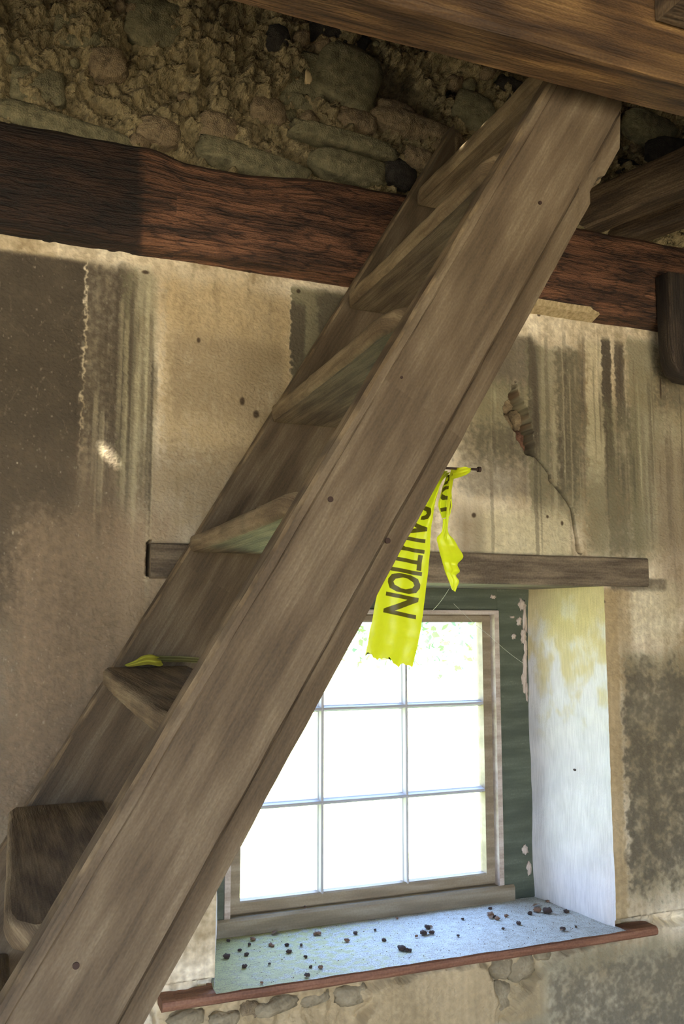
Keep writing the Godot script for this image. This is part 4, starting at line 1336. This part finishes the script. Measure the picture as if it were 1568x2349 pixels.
	for c in [[1.446, -0.219, 10, 1.2], [1.277, -0.178, 60, 1.1], [1.064, -0.131, 20, 1.0], [1.092, -0.169, 120, 0.8], [0.710, -0.270, 30, 1.3], [1.491, -0.141, 80, 0.8], [1.396, -0.025, 15, 0.9]]:
		var o := put("leaf_fragment", ribbon([[-0.010, 0.0, -0.003, -0.010, 0.002, 0.003], [0.0, 0.003, -0.006, 0.0, 0.005, 0.005], [0.011, 0.001, -0.002, 0.010, 0.002, 0.002]], 0.0015, 80, 5, 4), M.dry if M.has("dry") else dry())
		tag(o, "curled brown scrap of dead leaf on the window sill", "leaf", "leaf scraps on the window sill")
		o.position = Vector3(c[0], 0.7235, c[1])
		o.rotation_degrees = Vector3(0, c[2], 0)
		o.scale = Vector3.ONE * c[3]
	# dangling strands of cobweb across the corner of the window
	var n := 0
	for w in [[1.072, 1.584, 0.000, 1.127, 1.532, -0.200], [1.111, 1.547, -0.050, 1.354, 1.459, -0.280], [1.354, 1.459, -0.280, 1.469, 1.380, -0.290]]:
		var a := Vector3(w[0], w[1], w[2])
		var b := Vector3(w[3], w[4], w[5])
		var pts := PackedVector3Array()
		for k in 9:
			pts.append(a.lerp(b, k / 8.0) - Vector3(0, sin(PI * k / 8.0) * 0.004, 0))
		var o := put("cobweb_strand", rod(pts, 0.0005, 4), M.web)
		tag(o, ["single cobweb thread from the lintel to the tape beside the window head", "cobweb thread slanting across the top corner of the window", "cobweb thread between casement corner and green jamb"][n], "cobweb")
		n += 1
	var hair := put("grass_stalk", rod(PackedVector3Array([Vector3(1.503, 0.888, -0.205), Vector3(1.508, 0.897, -0.178), Vector3(1.514, 0.893, -0.150), Vector3(1.519, 0.882, -0.125)]), 0.0008, 5), M.iron)
	tag(hair, "thin dark curved stalk stuck to the white window reveal", "stalk")
	var bug := put("dead_moth", lump(Vector3(0.006, 0.006, 0.012), 1600, 0.9, 0.2, 8, 6), dark)
	tag(bug, "small dark dead moth clinging halfway up the white reveal", "moth")
	bug.position = Vector3(1.511, 1.10, -0.115)
	# a pale flake lodged on the rubble
	var fl := put("lime_flake", lump(Vector3(0.018, 0.036, 0.012), 1610, 0.7, 0.3, 10, 8), plain(Color8(214, 194, 148), 0.9))
	tag(fl, "single pale chip of lime stuck on the dark rubble", "chip")
	fl.position = Vector3(0.680, 2.840, 0.035)

func dry() -> StandardMaterial3D:
	M.dry = plain(Color8(124, 98, 76), 0.9)
	return M.dry

# ------------------------------------------------ beyond the glass
func outside() -> void:
	var lawn := structure("floor_lawn")
	for b in [[-60.0, 60.0, -90.0, -0.5], [-60.0, 60.0, 5.05, 60.0], [-60.0, -2.65, -0.5, 5.05], [3.85, 60.0, -0.5, 5.05]]:
		put("turf" if b[3] < 0.0 else "yard", box(Vector3(b[0], -0.45, b[2]), Vector3(b[1], -0.15, b[3])), M.lawn if b[3] < 0.0 else M.yard, lawn)
	rng.seed = 91
	var leaf := ArrayMesh.new()
	var arr := []
	arr.resize(Mesh.ARRAY_MAX)
	arr[Mesh.ARRAY_VERTEX] = PackedVector3Array([Vector3(0, 0, 0), Vector3(0.5, 0.08, 0.26), Vector3(1, 0, 0), Vector3(0.5, 0.08, -0.26)])
	arr[Mesh.ARRAY_NORMAL] = PackedVector3Array([Vector3.UP, Vector3.UP, Vector3.UP, Vector3.UP])
	arr[Mesh.ARRAY_INDEX] = PackedInt32Array([0, 2, 1, 0, 3, 2])
	leaf.add_surface_from_arrays(Mesh.PRIMITIVE_TRIANGLES, arr)
	var green := plain(Color8(84, 112, 76), 0.7)
	var bark := mineral(380, [[0.0, 60, 52, 42], [1.0, 110, 98, 80]], 0.3, 0.8)
	for s in [[Vector3(7.6, -0.15, -6.6), Vector3(-3.4, 1.35, -0.5), Vector3(1.7, 0.42, 0.9), 420, "low drooping leafy branch of a tree seen through the window"], [Vector3(11.5, -0.15, -11.0), Vector3(-4.6, 1.2, 0.3), Vector3(2.4, 0.5, 1.2), 420, "farther tree whose lowest leaves show behind the window bars"]]:
		var o := base("tree", s[0])
		tag(o, s[4], "tree")
		var reach: Vector3 = s[1]
		put("trunk", rod(PackedVector3Array([Vector3.ZERO, Vector3(0.05, 1.6, 0.0), Vector3(-0.05, 3.4, 0.05)]), 0.14, 10), bark, o)
		put("branch", rod(PackedVector3Array([Vector3(0.0, 2.2, 0.0), reach * Vector3(0.5, 0, 0.5) + Vector3(0, 2.6, 0), reach + Vector3(0, 0.7, 0)]), 0.03, 6), bark, o)
		var mm := MultiMesh.new()
		mm.transform_format = MultiMesh.TRANSFORM_3D
		mm.mesh = leaf
		mm.instance_count = s[3]
		var size: Vector3 = s[2]
		for k in s[3]:
			var d := Vector3(rng.randfn(0.0, 0.42), rng.randfn(0.0, 0.42), rng.randfn(0.0, 0.42))
			mm.set_instance_transform(k, Transform3D(Basis.from_euler(Vector3(rng.randf() * 6.0, rng.randf() * 6.0, rng.randf() * 6.0)).scaled(Vector3.ONE * rng.randf_range(0.08, 0.16)), reach + d * size + Vector3(0, 0.15, 0)))
		var f := MultiMeshInstance3D.new()
		f.name = "foliage"
		f.multimesh = mm
		f.material_override = green
		f.set_meta("kind", "stuff")
		o.add_child(f, true)
